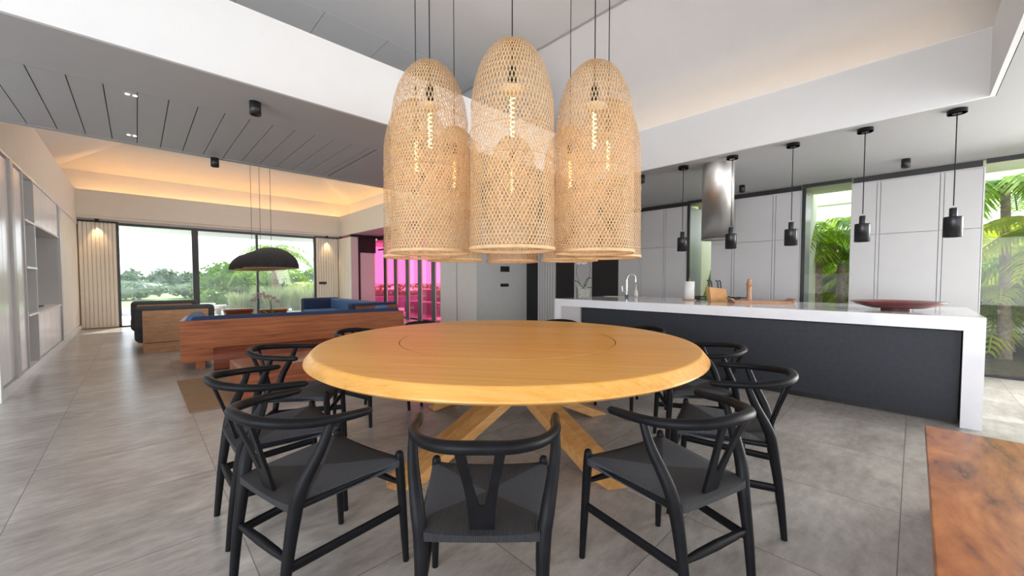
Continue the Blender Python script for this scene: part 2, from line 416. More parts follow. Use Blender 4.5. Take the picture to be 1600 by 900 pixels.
# left wall with built-in storage
struct(MB().box(-1.5, -1.36, 6.2, 14.0, 0, 3.9).build('wall_left', 'white'))
struct(MB().box(-1.36, -.99, 6.2, 14.0, 2.56, 3.33).build('trim_8', 'cream'))
struct(MB().box(-1.36, -.975, 6.2, 14.0, 0, .10).build('baseboard_left', 'gloss'))
struct(MB().box(-1.36, -.97, 6.12, 6.2, 0, 3.0).build('wall_left', 'gloss'))
struct(MB().box(-1.36, -.985, 6.2, 14.0, 2.535, 2.56).build('trim_9', 'gloss'))
# far wall
struct(MB().box(-1.5, 5.2, 13.9, 14.1, 2.62, CZ+.1).build('wall_far', 'white'))
struct(MB().box(-1.5, -.33, 13.95, 14.1, 0, 2.62).build('wall_far', 'cream'))
struct(MB().box(4.3, 5.2, 13.95, 14.1, 0, 2.62).build('wall_far', 'cream'))
# rear and side walls with glazed openings (behind the viewpoint)
struct(MB().box(-5.6, 7.62, -4.75, -4.6, 2.62, 3.05).build('wall_rear', 'white'))
struct(MB().box(5.4, 7.62, -4.75, -4.6, 0, 2.62).build('wall_rear', 'white'))
struct(MB().box(-5.6, -3.4, -4.75, -4.6, 0, 2.62).build('wall_rear', 'white'))
struct(MB().box(-5.75, -5.6, -4.75, 6.2, 2.62, 3.05).build('wall_side', 'white'))
struct(MB().box(-5.6, -1.5, 6.2, 6.35, 0, 2.68).build('wall_side', 'white'))

def ribbed(name, axis, c, a0, a1, z0, z1, pitch=.075, depth=.02, mat='creampanel'):
    """flat battens with narrow gaps between them on a backing"""
    mb = MB(); n = int(round((a1-a0)/pitch)); p = (a1-a0)/n
    for i in range(n):
        u0, u1 = a0+i*p+.008, a0+(i+1)*p-.008
        if axis == 'y': mb.box(u0, u1, c-depth, c, z0, z1)
        else: mb.box(c-depth, c, u0, u1, z0, z1)
    if axis == 'y': mb.box(a0, a1, c, c+.02, z0, z1)
    else: mb.box(c, c+.02, a0, a1, z0, z1)
    return mb.build(name, mat)
o = ribbed('wall_panel', 'y', 13.9, -.98, -.34, .02, 2.6); tag(o, 'cream ribbed panel left of the far window', 'panel')
o = ribbed('wall_panel', 'y', 13.9, 4.32, 5.03, .02, 2.6); tag(o, 'cream ribbed panel right of the far window with a black switch', 'panel')
struct(MB().box(-1.0, -.3, 13.86, 13.95, 2.6, 2.64).build('trim_10', 'black'))
struct(MB().box(4.28, 5.05, 13.86, 13.95, 2.6, 2.64).build('trim_11', 'black'))

# far window: frame, mullions and three panes
w = struct(MB().box(-.34, 4.32, 13.88, 13.96, 2.56, 2.62).build('window_1', 'darkframe'))
fr = MB(); fr.box(-.34, -.29, 13.88, 13.96, .0, 2.56); fr.box(4.26, 4.32, 13.88, 13.96, .0, 2.56); fr.box(-.34, 4.32, 13.88, 13.96, 0, .035)
fr.build('window_frame', 'darkframe', w)
MB().box(1.12, 1.26, 13.86, 13.97, .03, 2.56).build('mullion', 'darkframe', w)
MB().box(2.62, 2.68, 13.88, 13.96, .03, 2.56).build('mullion', 'darkframe', w)
for a, b in ((-.29, 1.12), (1.26, 2.62), (2.68, 4.26)):
    MB().box(a, b, 13.915, 13.921, .035, 2.56).build('pane', 'glass_haze', w)

# wall between the living room and the hall: cream pier, grey pier, door
struct(ribbed('wall_pier', 'x', 5.07, 12.8, 13.9, 0, 2.6, pitch=.28))
struct(MB().box(5.09, 5.95, 13.9, 14.1, 0, CZ).build('wall_far', 'greywall'))
struct(MB().box(5.05, 5.28, 12.78, 12.8, 0, 2.6).build('wall_pier', 'greywall'))
struct(MB().box(5.05, 7.6, 12.76, 12.9, 2.6, CZ).build('trim_12', 'black'))
d = struct(MB().box(5.36, 5.87, 12.82, 12.86, 0, 2.1).build('door_1', 'greywall'))
struct(MB().box(5.28, 5.36, 12.8, 12.9, 0, 2.6).build('trim_13', 'black'))
struct(MB().box(5.36, 5.9, 12.81, 12.9, 2.1, 2.6).build('trim_14', 'black'))
# pink window wall (plane x ~ 6.0) with fins
w = struct(MB().box(6.0, 6.1, 8.85, 12.9, 2.55, 2.68).build('window_2', 'black'))
MB().box(6.03, 6.04, 8.85, 13.9, .04, 2.55).build('pane', 'pink', w, label='bright pink tinted glass pane')
MB().box(6.0, 6.08, 8.85, 12.9, 0, .04).build('window_frame', 'black', w)
MB().box(6.015, 6.055, 8.85, 12.9, 2.2, 2.25).build('glazing_bar', 'black', w)
proto = None
FIN = [('nearest the sofa end', 12.07), ('second from the left', 11.37), ('middle one', 10.63), ('fourth from the left', 9.92), ('nearest the grey wall', 9.2)]
for i, (tx, y) in enumerate(FIN):
    if proto is None:
        proto = thing('window_fin', '', 'fin', group='upright fins before the pink window')
        MB().box(0, .045, -.085, .085, 0, CZ).build('fin_body', 'greywall', proto); MB().box(-.012, 0, -.085, .085, 0, CZ).build('facing', 'black', proto)
        o = proto
    else: o = copy_tree(proto)
    place(o, (5.87, y, 0), 0, f'black-faced grey upright fin before the pink window, {tx}')
# grey hall wall
struct(MB().box(5.87, 6.1, 8.13, 8.85, 0, CZ).build('wall_hall', 'greywall'))
struct(MB().box(5.90, 6.1, 8.07, 8.13, 0, CZ).build('wall_hall', 'greywall'))
struct(MB().box(5.87, 6.1, 7.3, 8.07, 0, CZ).build('wall_hall', 'greywall'))
struct(MB().box(6.1, 7.62, 7.3, 7.4, 0, CZ).build('wall_hall', 'greywall'))
# kitchen wall plane x = 7.6
struct(MB().box(7.6, 7.7, 6.88, 7.3, 0, CZ).build('door_2', 'black'))
struct(ribbed('wall_hall', 'x', 7.6, 6.29, 6.88, 0, CZ, pitch=.085, mat='greywall'))
d = struct(MB().box(7.6, 7.7, 5.70, 6.28, 0, CZ).build('door_3', 'black'))
MB().tube([(7.56, 6.22, 1.0), (7.56, 6.22, 1.12)], .012, 8).build('door_handle', 'black', d)
struct(MB().box(7.59, 7.7, 5.2, 5.70, 0, CZ).build('wall_hall', 'cabinet'))
struct(MB().box(7.6, 7.7, 4.48, 5.2, 0, CZ).build('door_4', 'black'))

# thermostat and switches
tag(MB().box(6.64, 6.93, 7.27, 7.3, 1.40, 1.54).build('thermostat', 'black', bevel=.004), 'square black control panel on the grey hall wall', 'thermostat')
tag(MB().box(6.64, 6.92, 7.285, 7.3, 1.02, 1.10).build('light_switch', 'black', bevel=.003), 'black switch plate on the grey hall wall below the square control', 'switch')
tag(MB().box(4.40, 4.64, 13.86, 13.88, 1.05, 1.13).build('light_switch', 'black', bevel=.003), 'black switch plate on the cream ribbed panel by the far window', 'switch')

# ------------------------------------------------------------------ kitchen wall: cabinets and glass
def tallcab(y0, y1, label, seams, split):
    t = thing('tall_cabinet', label, 'cabinet', (7.52, (y0+y1)/2, 0), 0, 'pale grey cabinet blocks on the kitchen wall')
    yc = (y0+y1)/2
    MB().box(.03, .75, y0-yc, y1-yc, .0, 2.60).build('body', 'cabinet', t)
    MB().box(.0, .03, y0-yc, y0-yc+.012, .08, 2.58).build('side_trim', 'white', t)
    MB().box(.04, .095, y0-yc+.02, y1-yc-.02, 2.60, 2.675).build('shadow_gap', 'black', t)
    ys = [y0+.014]+seams+[y1]
    for a, b in zip(ys[:-1], ys[1:]):
        MB().box(0.0, .028, a-yc+.003, b-yc-.003, .09, 1.837).build('door', 'cabinet', t, bevel=.002)
        MB().box(0.0, .028, a-yc+.003, b-yc-.003, 1.843, 2.575).build('door', 'cabinet', t, bevel=.002)
    return t
tallcab(-.573, .672, 'pale grey cabinet block with flush doors, behind the red bowl end of the island', [-.237, -.20, .36, .397], 0)
tallcab(1.254, 2.584, 'pale grey cabinet block with flush doors, behind the pepper mill', [1.60, 1.64, 2.20, 2.24], 0)
tallcab(3.019, 4.47, 'pale grey cabinet block behind the tap, left of the narrow glass slot', [3.43, 3.47, 3.95, 3.99], 0)
def kglass(n, y0, y1):
    w = struct(MB().box(7.52, 7.58, y0, y1, 2.63, 2.68).build('window_%d' % n, 'black'))
    MB().box(7.535, 7.541, y0, y1, .03, 2.63).build('pane', 'glass', w)
    MB().box(7.52, 7.56, y0, y1, 0, .03).build('window_frame', 'black', w)
    return w
w = kglass(3, .675, 1.25); MB().box(7.51, 7.55, 1.205, 1.25, 0, 2.63).build('mullion', 'black', w)
w = kglass(4, 2.587, 3.016); MB().box(7.51, 7.55, 2.965, 3.012, 0, 2.63).build('mullion', 'black', w)
w = kglass(5, -4.6, -.58)
# greenish outer returns of the cabinet blocks (seen through the glass)
struct(MB().box(8.25, 9.0, 1.27, 1.33, 0, CZ).build('wall_garden', 'outwall'))
struct(MB().box(8.25, 9.0, 3.03, 3.09, 0, CZ).build('wall_garden', 'outwall'))
struct(MB().box(7.625, 8.6, -4.6, 7.3, 2.69, 2.9).build('ceiling', 'outwall'))
struct(MB().box(14.3, 14.5, -6, 8, 0, 1.1).build('wall_garden', 'outwall'))
struct(MB().box(12.0, 12.3, -7, 8, 3.0, 3.5).build('garden_canopy', 'outwall'))
for _y in (-5.5, 6.5): struct(MB().box(12.0, 12.3, _y, _y+.3, 0, 3.0).build('garden_canopy', 'outwall'))

# black slots above curtain etc. done; kitchen pendants -----------------------------------------
PEND = [(5.18, -.222, 'black cylinder pendant nearest the right edge, above the red bowl'), (5.18, .372, 'black cylinder pendant second from the right edge above the island'),
        (5.18, .955, 'black cylinder pendant above the wooden serving tray, middle of the row'), (5.18, 1.555, 'black cylinder pendant beside the steel hood'),
        (5.18, 2.137, 'black cylinder pendant left of the steel hood')]
proto = None
for x, y, lb in PEND:
    if proto is None:
        proto = thing('pendant_lamp', '', 'lamp', group='black cylinder pendants above the island')
        MB().cyl((0, 0), .062, CZ-.035, CZ).build('canopy', 'black', proto)
        MB().cyl((0, 0), .004, 1.85, CZ-.03, 8).build('cord', 'black', proto)
        sh = MB().lathe([(0, 1.755), (.059, 1.752), (.061, 1.745), (.061, 1.575), (.057, 1.575), (.057, 1.70), (0, 1.70)], n=32).build('lamp_shade', 'blackmetal', proto)
        MB().lathe([(0, 1.83), (.024, 1.83), (.026, 1.825), (.026, 1.75)], n=24).build('lamp_cap', 'blackmetal', proto)
        o = proto
    else: o = copy_tree(proto)
    place(o, (x, y, 0), 0, lb)
# canopy sits at slightly different x (ceiling measure): keep plumb

t = thing('extractor_hood', 'brushed steel cylindrical extractor hood hanging over the island hob', 'hood', (5.42, 1.79, 0))
MB().lathe([(.0, 1.72), (.165, 1.72), (.185, 1.715), (.185, CZ)], n=64).build('duct', 'steel', t)
MB().ring(.186, .004, 1.72, n=48).build('rim', 'steel', t); MB().ring(.1855, .0015, 2.42, n=48).build('seam', 'steel', t)

SPOTS = [(.747, 3.86, 'black cylinder spotlight on the ceiling beam, nearest the white band'), (.745, 6.0-.02-.0, ''), (6.83, .11, 'black ceiling spotlight between the two right-hand island pendants'),
         (6.88, 1.92, 'black ceiling spotlight just right of the steel hood'), (5.2, 2.73, 'black ceiling spotlight right beside the woven lamps')]
SPOTS[1] = (.72, 5.955, 'black spotlight at the edge of the ceiling beam before the living room')
proto = None
for x, y, lb in SPOTS:
    if proto is None:
        proto = thing('ceiling_spotlight', '', 'spotlight', group='black ceiling spotlights')
        MB().lathe([(0, 0), (.042, 0), (.042, -.105), (.033, -.105), (.033, -.06), (0, -.06)], n=28).build('spot_body', 'black', proto)
        MB().lathe([(0, -.062), (.03, -.062)], n=20).build('lens', 'brass', proto); o = proto
    else: o = copy_tree(proto)
    place(o, (x, y, CZ), 0, lb)
for x, y, lb in ((-.66, 13.82, 'small black spotlight above the left cream ribbed panel'), (4.66, 13.82, 'small black spotlight above the right cream ribbed panel'), (5.5, 10.7, 'small black spotlight before the pink window')):
    o = copy_tree(proto); place(o, (x, y, 2.68), 0, lb); o.scale = (.8, .8, .8); o['group'] = 'small black spotlights along the living room'
    if y > 13:
        l = bpy.data.lights.new('spot_glow', 'SPOT'); l.energy = 14; l.spot_size = R(70); l.spot_blend = .7; l.color = (1, .62, .3); l.shadow_soft_size = .02
        lo = bpy.data.objects.new('spot_glow', l); COL.objects.link(lo); lo.location = (x, y-.02, 2.57)
for x, y, lb in ((.06-.055, 4.40, 'tiny recessed twin light at the front edge of the ceiling boards'), (.0, 5.62, 'tiny recessed twin light at the rear edge of the ceiling boards')):
    t = thing('recessed_light', lb, 'light', (x, y, CZ))
    for s in (-1, 1): MB().box(s*.022-.012, s*.022+.012, -.007, .007, -.004, .002).build('lens', 'lens', t)

# ------------------------------------------------------------------ kitchen island
IX0, IX1, IY0, IY1 = 4.78, 6.45, -.40, 3.97
t = thing('kitchen_island', 'long white quartz waterfall island with charcoal panelled front', 'kitchen island', ((IX0+IX1)/2, 1.8, 0))
ox, oy = (IX0+IX1)/2, 1.8
def ib(x0, x1, y0, y1, z0, z1): return MB().box(x0-ox, x1-ox, y0-oy, y1-oy, z0, z1)
# worktop with an oval sink cut out
def worktop():
    me = MB(); x0, x1, y0, y1 = IX0-ox, IX1-ox, IY0-oy, IY1-oy
    cx, cy, a, b = 6.10-ox, 3.48-oy, .22, .42; n = 48
    inner = [(cx+a*cos(2*pi*i/n), cy+b*sin(2*pi*i/n)) for i in range(n)]
    outer = []
    for i in range(n):
        dx, dy = cos(2*pi*i/n), sin(2*pi*i/n); k = 1e9
        if dx > 1e-6: k = min(k, (x1-cx)/dx)
        if dx < -1e-6: k = min(k, (x0-cx)/dx)
        if dy > 1e-6: k = min(k, (.49)/dy)
        if dy < -1e-6: k = min(k, (-.49)/dy)
        outer.append((cx+dx*k, cy+dy*k))
    # snap nearest to corners
    for X in (x0, x1):
        for Y in (cy-.49, cy+.49):
            j = min(range(n), key=lambda q: (outer[q][0]-X)**2+(outer[q][1]-Y)**2); outer[j] = (X, Y)
    for z, rev in ((.9, False), (.79, True)):
        vs = [(x, y, z) for x, y in inner]+[(x, y, z) for x, y in outer]
        fs = [(i, (i+1) % n, n+(i+1) % n, n+i) for i in range(n)]
        if not rev: fs = [f[::-1] for f in fs]
        me.add(vs, fs)
    me.add([(x, y, .9) for x, y in inner]+[(x, y, .79) for x, y in inner], [(i, n+i, n+(i+1) % n, (i+1) % n) for i in range(n)][::-1], True)
    yb = cy-.49
    me.add([(x0, yb, .79), (x0, y1, .79), (x0, y1, .9), (x0, yb, .9), (x1, yb, .79), (x1, y1, .79), (x1, y1, .9), (x1, yb, .9)], [(3, 2, 1, 0), (4, 5, 6, 7)])
    me.box(x0, x1, y0, yb, .79, .9)
    return me
worktop().build('worktop', 'quartz', t)
ib(IX0, IX1, IY0, IY0+.115, 0, .79).build('end_panel', 'quartz', t); ib(IX0, IX1, IY1-.115, IY1, 0, .79).build('end_panel', 'quartz', t)
ib(IX0+.02, IX1, 3.50, IY1-.12, .0, .79).build('inner_panel', 'cabinet', t)
ib(IX0+.06, IX1-.02, IY0+.13, 3.50, .06, .775).build('front_panel', 'charcoal', t, label='charcoal textured front panel')
ib(IX0+.12, IX1-.1, IY0+.12, 3.50, .0, .79).build('plinth', 'black', t)
MB().lathe([(0, .74), (.9, .74), (1.0, .76), (1.02, .90), (1.0, .90), (.97, .78), (.8, .755), (0, .752)], n=48).xf(Matrix.Translation((6.10-ox, 3.48-oy, 0)) @ Matrix.Diagonal((.218, .415, 1, 1))).build('sink', 'ceramic', t, label='white oval sink')
# objects on the island
t = thing('kitchen_tap', 'tall chrome gooseneck tap at the sink', 'tap', (5.93, 3.36, .9))
MB().tube(catmull([(0, 0, 0), (0, 0, .2), (0, 0, .31), (.03, -.02, .375), (.08, -.05, .39), (.13, -.08, .35), (.14, -.085, .26)], 6), .013, 12).build('spout', 'chrome', t)
MB().cyl((0, 0), .028, 0, .05).build('base', 'chrome', t)
MB().tube([(0, 0, .10), (-.05, .06, .10)], .016, 10).build('valve', 'chrome', t); MB().tube([(-.045, .055, .10), (-.05, .06, .19)], .009, 8).build('handle', 'chrome', t)
t = thing('soap_dispenser', 'small white soap bottle beside the chrome tap', 'soap dispenser', (6.35, 3.42, .9))
MB().lathe([(0, 0), (.035, 0), (.04, .03), (.034, .09), (.014, .13), (.011, .17), (0, .17)], n=20).build('bottle', 'ceramic', t); MB().cyl((0, 0), .006, .17, .22, 8).build('nozzle', 'ceramic', t)
t = thing('paper_towel_roll', 'white paper towel roll upright on a round wooden base', 'paper towel', (5.83, 2.29, .9))
MB().cyl((0, 0), .095, 0, .015, 32).build('base', 'palewood', t); MB().lathe([(.02, .016), (.068, .016), (.068, .275), (.02, .275)], n=36).build('roll', 'toweling', t); MB().cyl((0, 0), .008, .015, .32, 10).build('rod', 'palewood', t)
t = thing('knife_block', 'slanted bamboo knife block beside the paper towel', 'knife block', (5.75, 1.89, .9), R(-44))
kb = MB(); kb.add([(-.10, -.05, 0), (.13, -.05, 0), (.13, .05, 0), (-.10, .05, 0), (-.13, -.05, .20), (.10, -.05, .175), (.10, .05, .175), (-.13, .05, .20)], [(3, 2, 1, 0), (4, 5, 6, 7), (0, 1, 5, 4), (1, 2, 6, 5), (2, 3, 7, 6), (3, 0, 4, 7)])
kb.build('block', 'bamboo', t, bevel=.005)
c46, s46 = cos(R(44)), sin(R(44))
for i, u in enumerate((-.10, -.065, .02, .06)):
    pos = (5.75+u*c46*1.0, 1.89-u*s46, 1.085)
    k = thing('kitchen_knife', ['knife handle at the left end of the bamboo block', 'second knife handle from the left in the bamboo block', 'third knife handle from the left in the bamboo block', 'knife handle at the right end of the bamboo block'][i], 'knife', pos, 0, 'knives standing in the bamboo block')
    MB().tube(catmull([(0, 0, -.03), (-.004, .004, .04), (-.012, .01, .09), (-.03, .026, .105)], 4), [.009]*13, 8).build('handle', 'blackmetal', k); MB().box(-.002, .002, -.012, .012, -.12, -.02).build('blade', 'chrome', k)
t = thing('pepper_mill', 'tall turned wooden pepper mill on the island', 'pepper mill', (5.88, 1.53, .9))
MB().lathe([(0, 0), (.036, 0), (.037, .02), (.034, .07), (.026, .11), (.030, .16), (.034, .2), (.026, .215)], n=28).build('body', 'millwood', t)
MB().lathe([(.026, .217), (.036, .23), (.038, .245), (.030, .262), (.022, .275), (.028, .29), (.018, .308), (0, .31)], n=28).build('head', 'millwood', t)
t = thing('serving_tray', 'long wooden tray with upturned handle ends', 'tray', (5.80, 1.38, .9), R(-60))
MB().box(-.33, .33, -.13, .13, 0, .018).build('tray_base', 'millwood', t, bevel=.003)
for s in (-1, 1): MB().add([(s*.29, -.13, .015), (s*.33, -.13, .015), (s*.33, .13, .015), (s*.29, .13, .015), (s*.35, -.13, .06), (s*.38, -.13, .06), (s*.38, .13, .06), (s*.35, .13, .06)], [(3, 2, 1, 0), (4, 5, 6, 7), (0, 1, 5, 4), (1, 2, 6, 5), (2, 3, 7, 6), (3, 0, 4, 7)]).build('handle', 'millwood', t)
for y0 in (-.13, .12): MB().box(-.33, .33, y0, y0+.01, .015, .03).build('lip', 'millwood', t)
t = thing('gas_hob', 'black gas hob set in the island behind the knife block', 'hob', (6.15, 2.0, .9))
MB().box(-.22, .22, -.42, .42, .001, .008).build('hob_plate', 'black', t)
for cx, cy in ((-.08, -.27), (-.08, .27), (.1, 0.0)):
    b = MB().lathe([(0, .03), (.03, .03), (.042, .022), (.045, .008)], (cx, cy), 20).build('burner', 'black', t)
    g = MB()
    for q in range(4):
        a = q*pi/2; g.tube([(cx+.12*cos(a), cy+.12*sin(a), .008), (cx+.12*cos(a), cy+.12*sin(a), .05), (cx+.03*cos(a), cy+.03*sin(a), .05)], .007, 6)
    g.ring(.10, .006, .045, (cx, cy), 24, 6); g.build('pan_support', 'black', b)
t = thing('wooden_bowl', 'wide shallow dark red bowl on a round foot', 'bowl', (5.42, .12, .9))
MB().lathe([(0, .022), (.11, .022), (.2, .035), (.30, .066), (.345, .088), (.352, .088), (.35, .084), (.30, .052), (.2, .022), (.11, .016), (0, .016)], n=72).build('bowl_dish', 'redlac', t)
MB().lathe([(0, 0), (.115, 0), (.11, .018), (0, .018)], n=40).build('foot', 'redlac', t)

def orchid_leaf(mb, base, d, L, wd, h):
    d = Vector(d).normalized(); sd = d.cross(Vector((0, 0, 1))).normalized(); n = 8; vs = []
    for i in range(n+1):
        u = i/n; p = Vector(base)+d*L*u+Vector((0, 0, h*sin(u*pi*.62))); w_ = wd*sin(pi*min(1, u*.9+.08))
        vs += [p-sd*w_+Vector((0, 0, .01*u)), p+Vector((0, 0, -.006)), p+sd*w_+Vector((0, 0, .01*u))]
    mb.add(vs, [(i*3+k, i*3+k+1, i*3+k+4, i*3+k+3) for i in range(n) for k in (0, 1)], True)
def flower(mb, c, r, nrm):
    q = Vector(nrm).to_track_quat('Z', 'Y').to_matrix().to_4x4()
    for k in range(5):
        a = 2*pi*k/5; vs = [Vector((0, 0, 0)), Vector((r*.6*cos(a-.5), r*.6*sin(a-.5), .006)), Vector((r*cos(a), r*sin(a), .002)), Vector((r*.6*cos(a+.5), r*.6*sin(a+.5), .006))]
        mb.add([Vector(c)+(q @ v) for v in vs], [(0, 1, 2, 3)], True)
tv = thing('glass_vase', 'square clear glass vase of pebbles on the left end of the island', 'vase', (5.02, 3.60, .9), R(-46))
gm = MB(); gm.box(-.095, .095, -.07, .07, 0, .012)
for a in ((-.095, -.089, -.07, .07), (.089, .095, -.07, .07), (-.089, .089, -.07, -.064), (-.089, .089, .064, .07)): gm.box(*a, .012, .19)
gm.build('vessel', 'vaseglass', tv); MB().box(-.086, .086, -.061, .061, .013, .155).build('pebbles', 'stone', tv, bevel=.01)
t = thing('potted_orchid', 'green orchid with two stems rising from the glass vase on the island', 'orchid', (5.02, 3.60, 1.06))
lm = MB(); orchid_leaf(lm, (0, 0, 0), (-.72, .55, 0), .16, .026, .12); orchid_leaf(lm, (0, 0, 0), (.7, -.55, 0), .13, .028, .17); orchid_leaf(lm, (0, 0, 0), (.6, -.7, 0), .14, .024, .02); orchid_leaf(lm, (0, 0, 0), (-.2, -.6, 0), .09, .02, .05)
lm.build('leaves', 'orchidleaf', t)
MB().tube(catmull([(0, 0, 0), (-.05, .045, .12), (-.075, .07, .26), (-.06, .05, .42)], 6), .004, 6).build('flower_stem', 'stem', t); MB().tube(catmull([(0, 0, 0), (.06, -.05, .12), (.085, -.075, .28), (.06, -.06, .42)], 6), .004, 6).build('flower_stem', 'stem', t)
fm = MB()
for k in range(6): flower(fm, (-.06+.02*k, .05-.02*k, .40+.015*(k % 3)), .035, (-.5, -.6, .3))
fm.build('flowers', 'ceramic', t)

# ------------------------------------------------------------------ dining table
TX, TY = 2.04, 2.16
t = thing('dining_table', 'large round honey oak dining table on crossed beam legs', 'table', (TX, TY, 0))
n = 128; c = MB()
c.lathe([(.804, .75), (1.332, .75), (1.343, .748), (1.350, .742), (1.388, .697), (1.390, .688), (1.372, .675), (.6, .662), (.25, .662), (0, .662)], n=n)
top = c.build('tabletop', 'oak', t)
for p in top.data.polygons: p.use_smooth = False
MB().lathe([(0, .7502), (.7975, .7502), (.7975, .74)], n=n, smooth=False).build('turntable', 'oak', t, label='round turntable flush in the table centre')
MB().lathe([(.797, .7485), (.804, .7485)], n=n).build('turntable_gap', 'black', t)
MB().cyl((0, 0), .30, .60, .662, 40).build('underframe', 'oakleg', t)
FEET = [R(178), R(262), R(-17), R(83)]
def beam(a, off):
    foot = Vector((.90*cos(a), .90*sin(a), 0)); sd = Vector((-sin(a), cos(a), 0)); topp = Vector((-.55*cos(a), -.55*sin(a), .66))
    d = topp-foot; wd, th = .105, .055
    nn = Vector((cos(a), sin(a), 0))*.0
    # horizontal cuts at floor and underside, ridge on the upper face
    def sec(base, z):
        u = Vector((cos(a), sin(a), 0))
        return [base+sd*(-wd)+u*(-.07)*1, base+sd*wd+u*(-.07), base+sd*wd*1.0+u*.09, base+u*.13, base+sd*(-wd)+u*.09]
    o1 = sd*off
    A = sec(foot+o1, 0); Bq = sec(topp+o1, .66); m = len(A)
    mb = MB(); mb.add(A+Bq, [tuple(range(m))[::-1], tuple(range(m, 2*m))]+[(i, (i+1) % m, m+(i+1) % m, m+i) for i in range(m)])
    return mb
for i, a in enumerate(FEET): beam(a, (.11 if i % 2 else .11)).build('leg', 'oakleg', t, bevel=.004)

# ------------------------------------------------------------------ dining chairs
def make_chair():
    t = thing('dining_chair', '', 'chair', group='black wishbone chairs around the round table')
    for s in (-1, 1):
        MB().tube([(s*.232, .255, 0), (s*.229, .25, .12), (s*.221, .237, .40), (s*.219, .235, .455), (s*.219, .235, .468), (s*.219, .235, .478), (s*.219, .235, .482)],
                  [.0125, .0155, .0195, .018, .017, .012, .002], 12).build('leg', 'chair', t)
        P = catmull([(s*.176, -.235, 0), (s*.180, -.212, .22), (s*.185, -.185, .40), (s*.200, -.165, .50), (s*.226, -.110, .62), (s*.233, -.080, .70)], 6)
        MB().tube(P, lerpr([.013, .018, .023, .0225, .018, .014], 0, len(P)), 12).build('leg', 'chair', t)
        MB().tube([(s*.218, .22, .435), (s*.19, -.16, .435)], .013, 8).build('seat_rail', 'chair', t)
        MB().tube([(s*.226, .243, .235), (s*.182, -.208, .235)], .019, 10, flat=.45, flatdir=(1, 0, 0)).build('stretcher', 'chair', t)
    P = [(-.236, -.20, .262), (-.06, -.20, .262)]
    MB().tube([(-.18, -.205, .262), (-.10, -.205, .262), (0, -.205, .262), (.10, -.205, .262), (.18, -.205, .262)], [.010, .015, .017, .015, .010], 10).build('stretcher', 'chair', t)
    MB().tube([(-.222, .24, .34), (-.1, .24, .34), (.1, .24, .34), (.222, .24, .34)], [.009, .014, .014, .009], 10).build('stretcher', 'chair', t)
    MB().tube([(-.215, .235, .43), (.215, .235, .43)], .014, 8).build('seat_rail', 'chair', t)
    MB().tube([(-.19, -.175, .425), (.19, -.175, .425)], .015, 8).build('seat_rail', 'chair', t)
    # armrest and back in one bent bow
    half = [(.248, .068, .704), (.240, .01, .705), (.234, -.07, .710), (.208, -.142, .714), (.162, -.208, .722), (.092, -.256, .730), (0, -.270, .734)]
    P = catmull([(-x, y, z) for x, y, z in half]+half[::-1][1:], 6)
    rr = lerpr([.0145, .0165, .017, .0175, .0185, .0195, .020, .0195, .0185, .0175, .017, .0165, .0145], 0, len(P))
    bow = MB().tube([P[0]+(P[0]-P[1]).normalized()*.012]+P+[P[-1]+(P[-1]-P[-2]).normalized()*.012], [.006]+rr+[.006], 14)
    bow.build('back_bow', 'chair', t)
    # Y splat: foot, then two prongs
    def plank(a, b, wa, wb, th=.008):
        a, b = Vector(a), Vector(b); nn = Vector((0, 1, .1)).normalized()*th
        x = Vector((1, 0, 0)); vs = [a-x*wa-nn, a+x*wa-nn, a+x*wa+nn, a-x*wa+nn, b-x*wb-nn, b+x*wb-nn, b+x*wb+nn, b-x*wb+nn]
        return vs, [(3, 2, 1, 0), (4, 5, 6, 7), (0, 1, 5, 4), (1, 2, 6, 5), (2, 3, 7, 6), (3, 0, 4, 7)]
    outl = [(-.038, 0), (.038, 0), (.042, .09), (.050, .16), (.074, .292), (.044, .292), (.024, .17), (.009, .10), (0, .093), (-.009, .10), (-.024, .17), (-.044, .292), (-.074, .292), (-.050, .16), (-.042, .09)]
    def yy(h): return -.172-.092*(h/.300)**1.1
    m = len(outl); mb = MB(); z0 = .432
    F = [(x, yy(h)-.006, z0+h) for x, h in outl]; K = [(x, yy(h)+.006, z0+h) for x, h in outl]
    # split faces: base quad strip then the prongs
    fs = [(0, 1, 2, 7, 8, 9, 14), (2, 3, 6, 7), (3, 4, 5, 6), (14, 9, 10, 13), (13, 10, 11, 12)]
    mb.add(F, fs); mb.add(K, [f[::-1] for f in fs]); mb.add(F+K, [(i, m+i, m+(i+1) % m, (i+1) % m) for i in range(m)])
    mb.build('splat', 'chair', t)
    # woven seat, dished
    mb = MB(); nx, ny = 20, 16; top = []; bot = []
    for j in range(ny+1):
        v = j/ny; y = -.200+.452*v; hw = .186+(.236-.186)*v
        for i in range(nx+1):
            u = i/nx*2-1; e = 1-abs(u)**8; e2 = 1-abs(2*v-1)**8
            dz = -.016*(1-u*u)*(1-.3*abs(2*v-1)) - .014*(1-min(e, e2))
            yb = y - (.0)
            if u and abs(u) > .88 and (v < .06 or v > .94): hx = hw*.93
            else: hx = hw
            top.append((u*hx, yb, .462+dz)); bot.append((u*hx, yb, .412+.3*dz+.012*(1-min(e, e2))))
    N = nx+1
    fs = [(j*N+i, j*N+i+1, (j+1)*N+i+1, (j+1)*N+i) for j in range(ny) for i in range(nx)]
    mb.add(top, fs, True); mb.add(bot, [f[::-1] for f in fs], True)
    per = [i for i in range(N)]+[j*N+nx for j in range(1, ny+1)]+[ny*N+i for i in range(nx-1, -1, -1)]+[j*N for j in range(ny-1, 0, -1)]
    L = len(per); mb.add([top[i] for i in per]+[bot[i] for i in per], [(i, L+i, L+(i+1) % L, (i+1) % L) for i in range(L)], True)
    mb.build('seat', 'cord', t, label='woven black paper-cord seat')
    return t
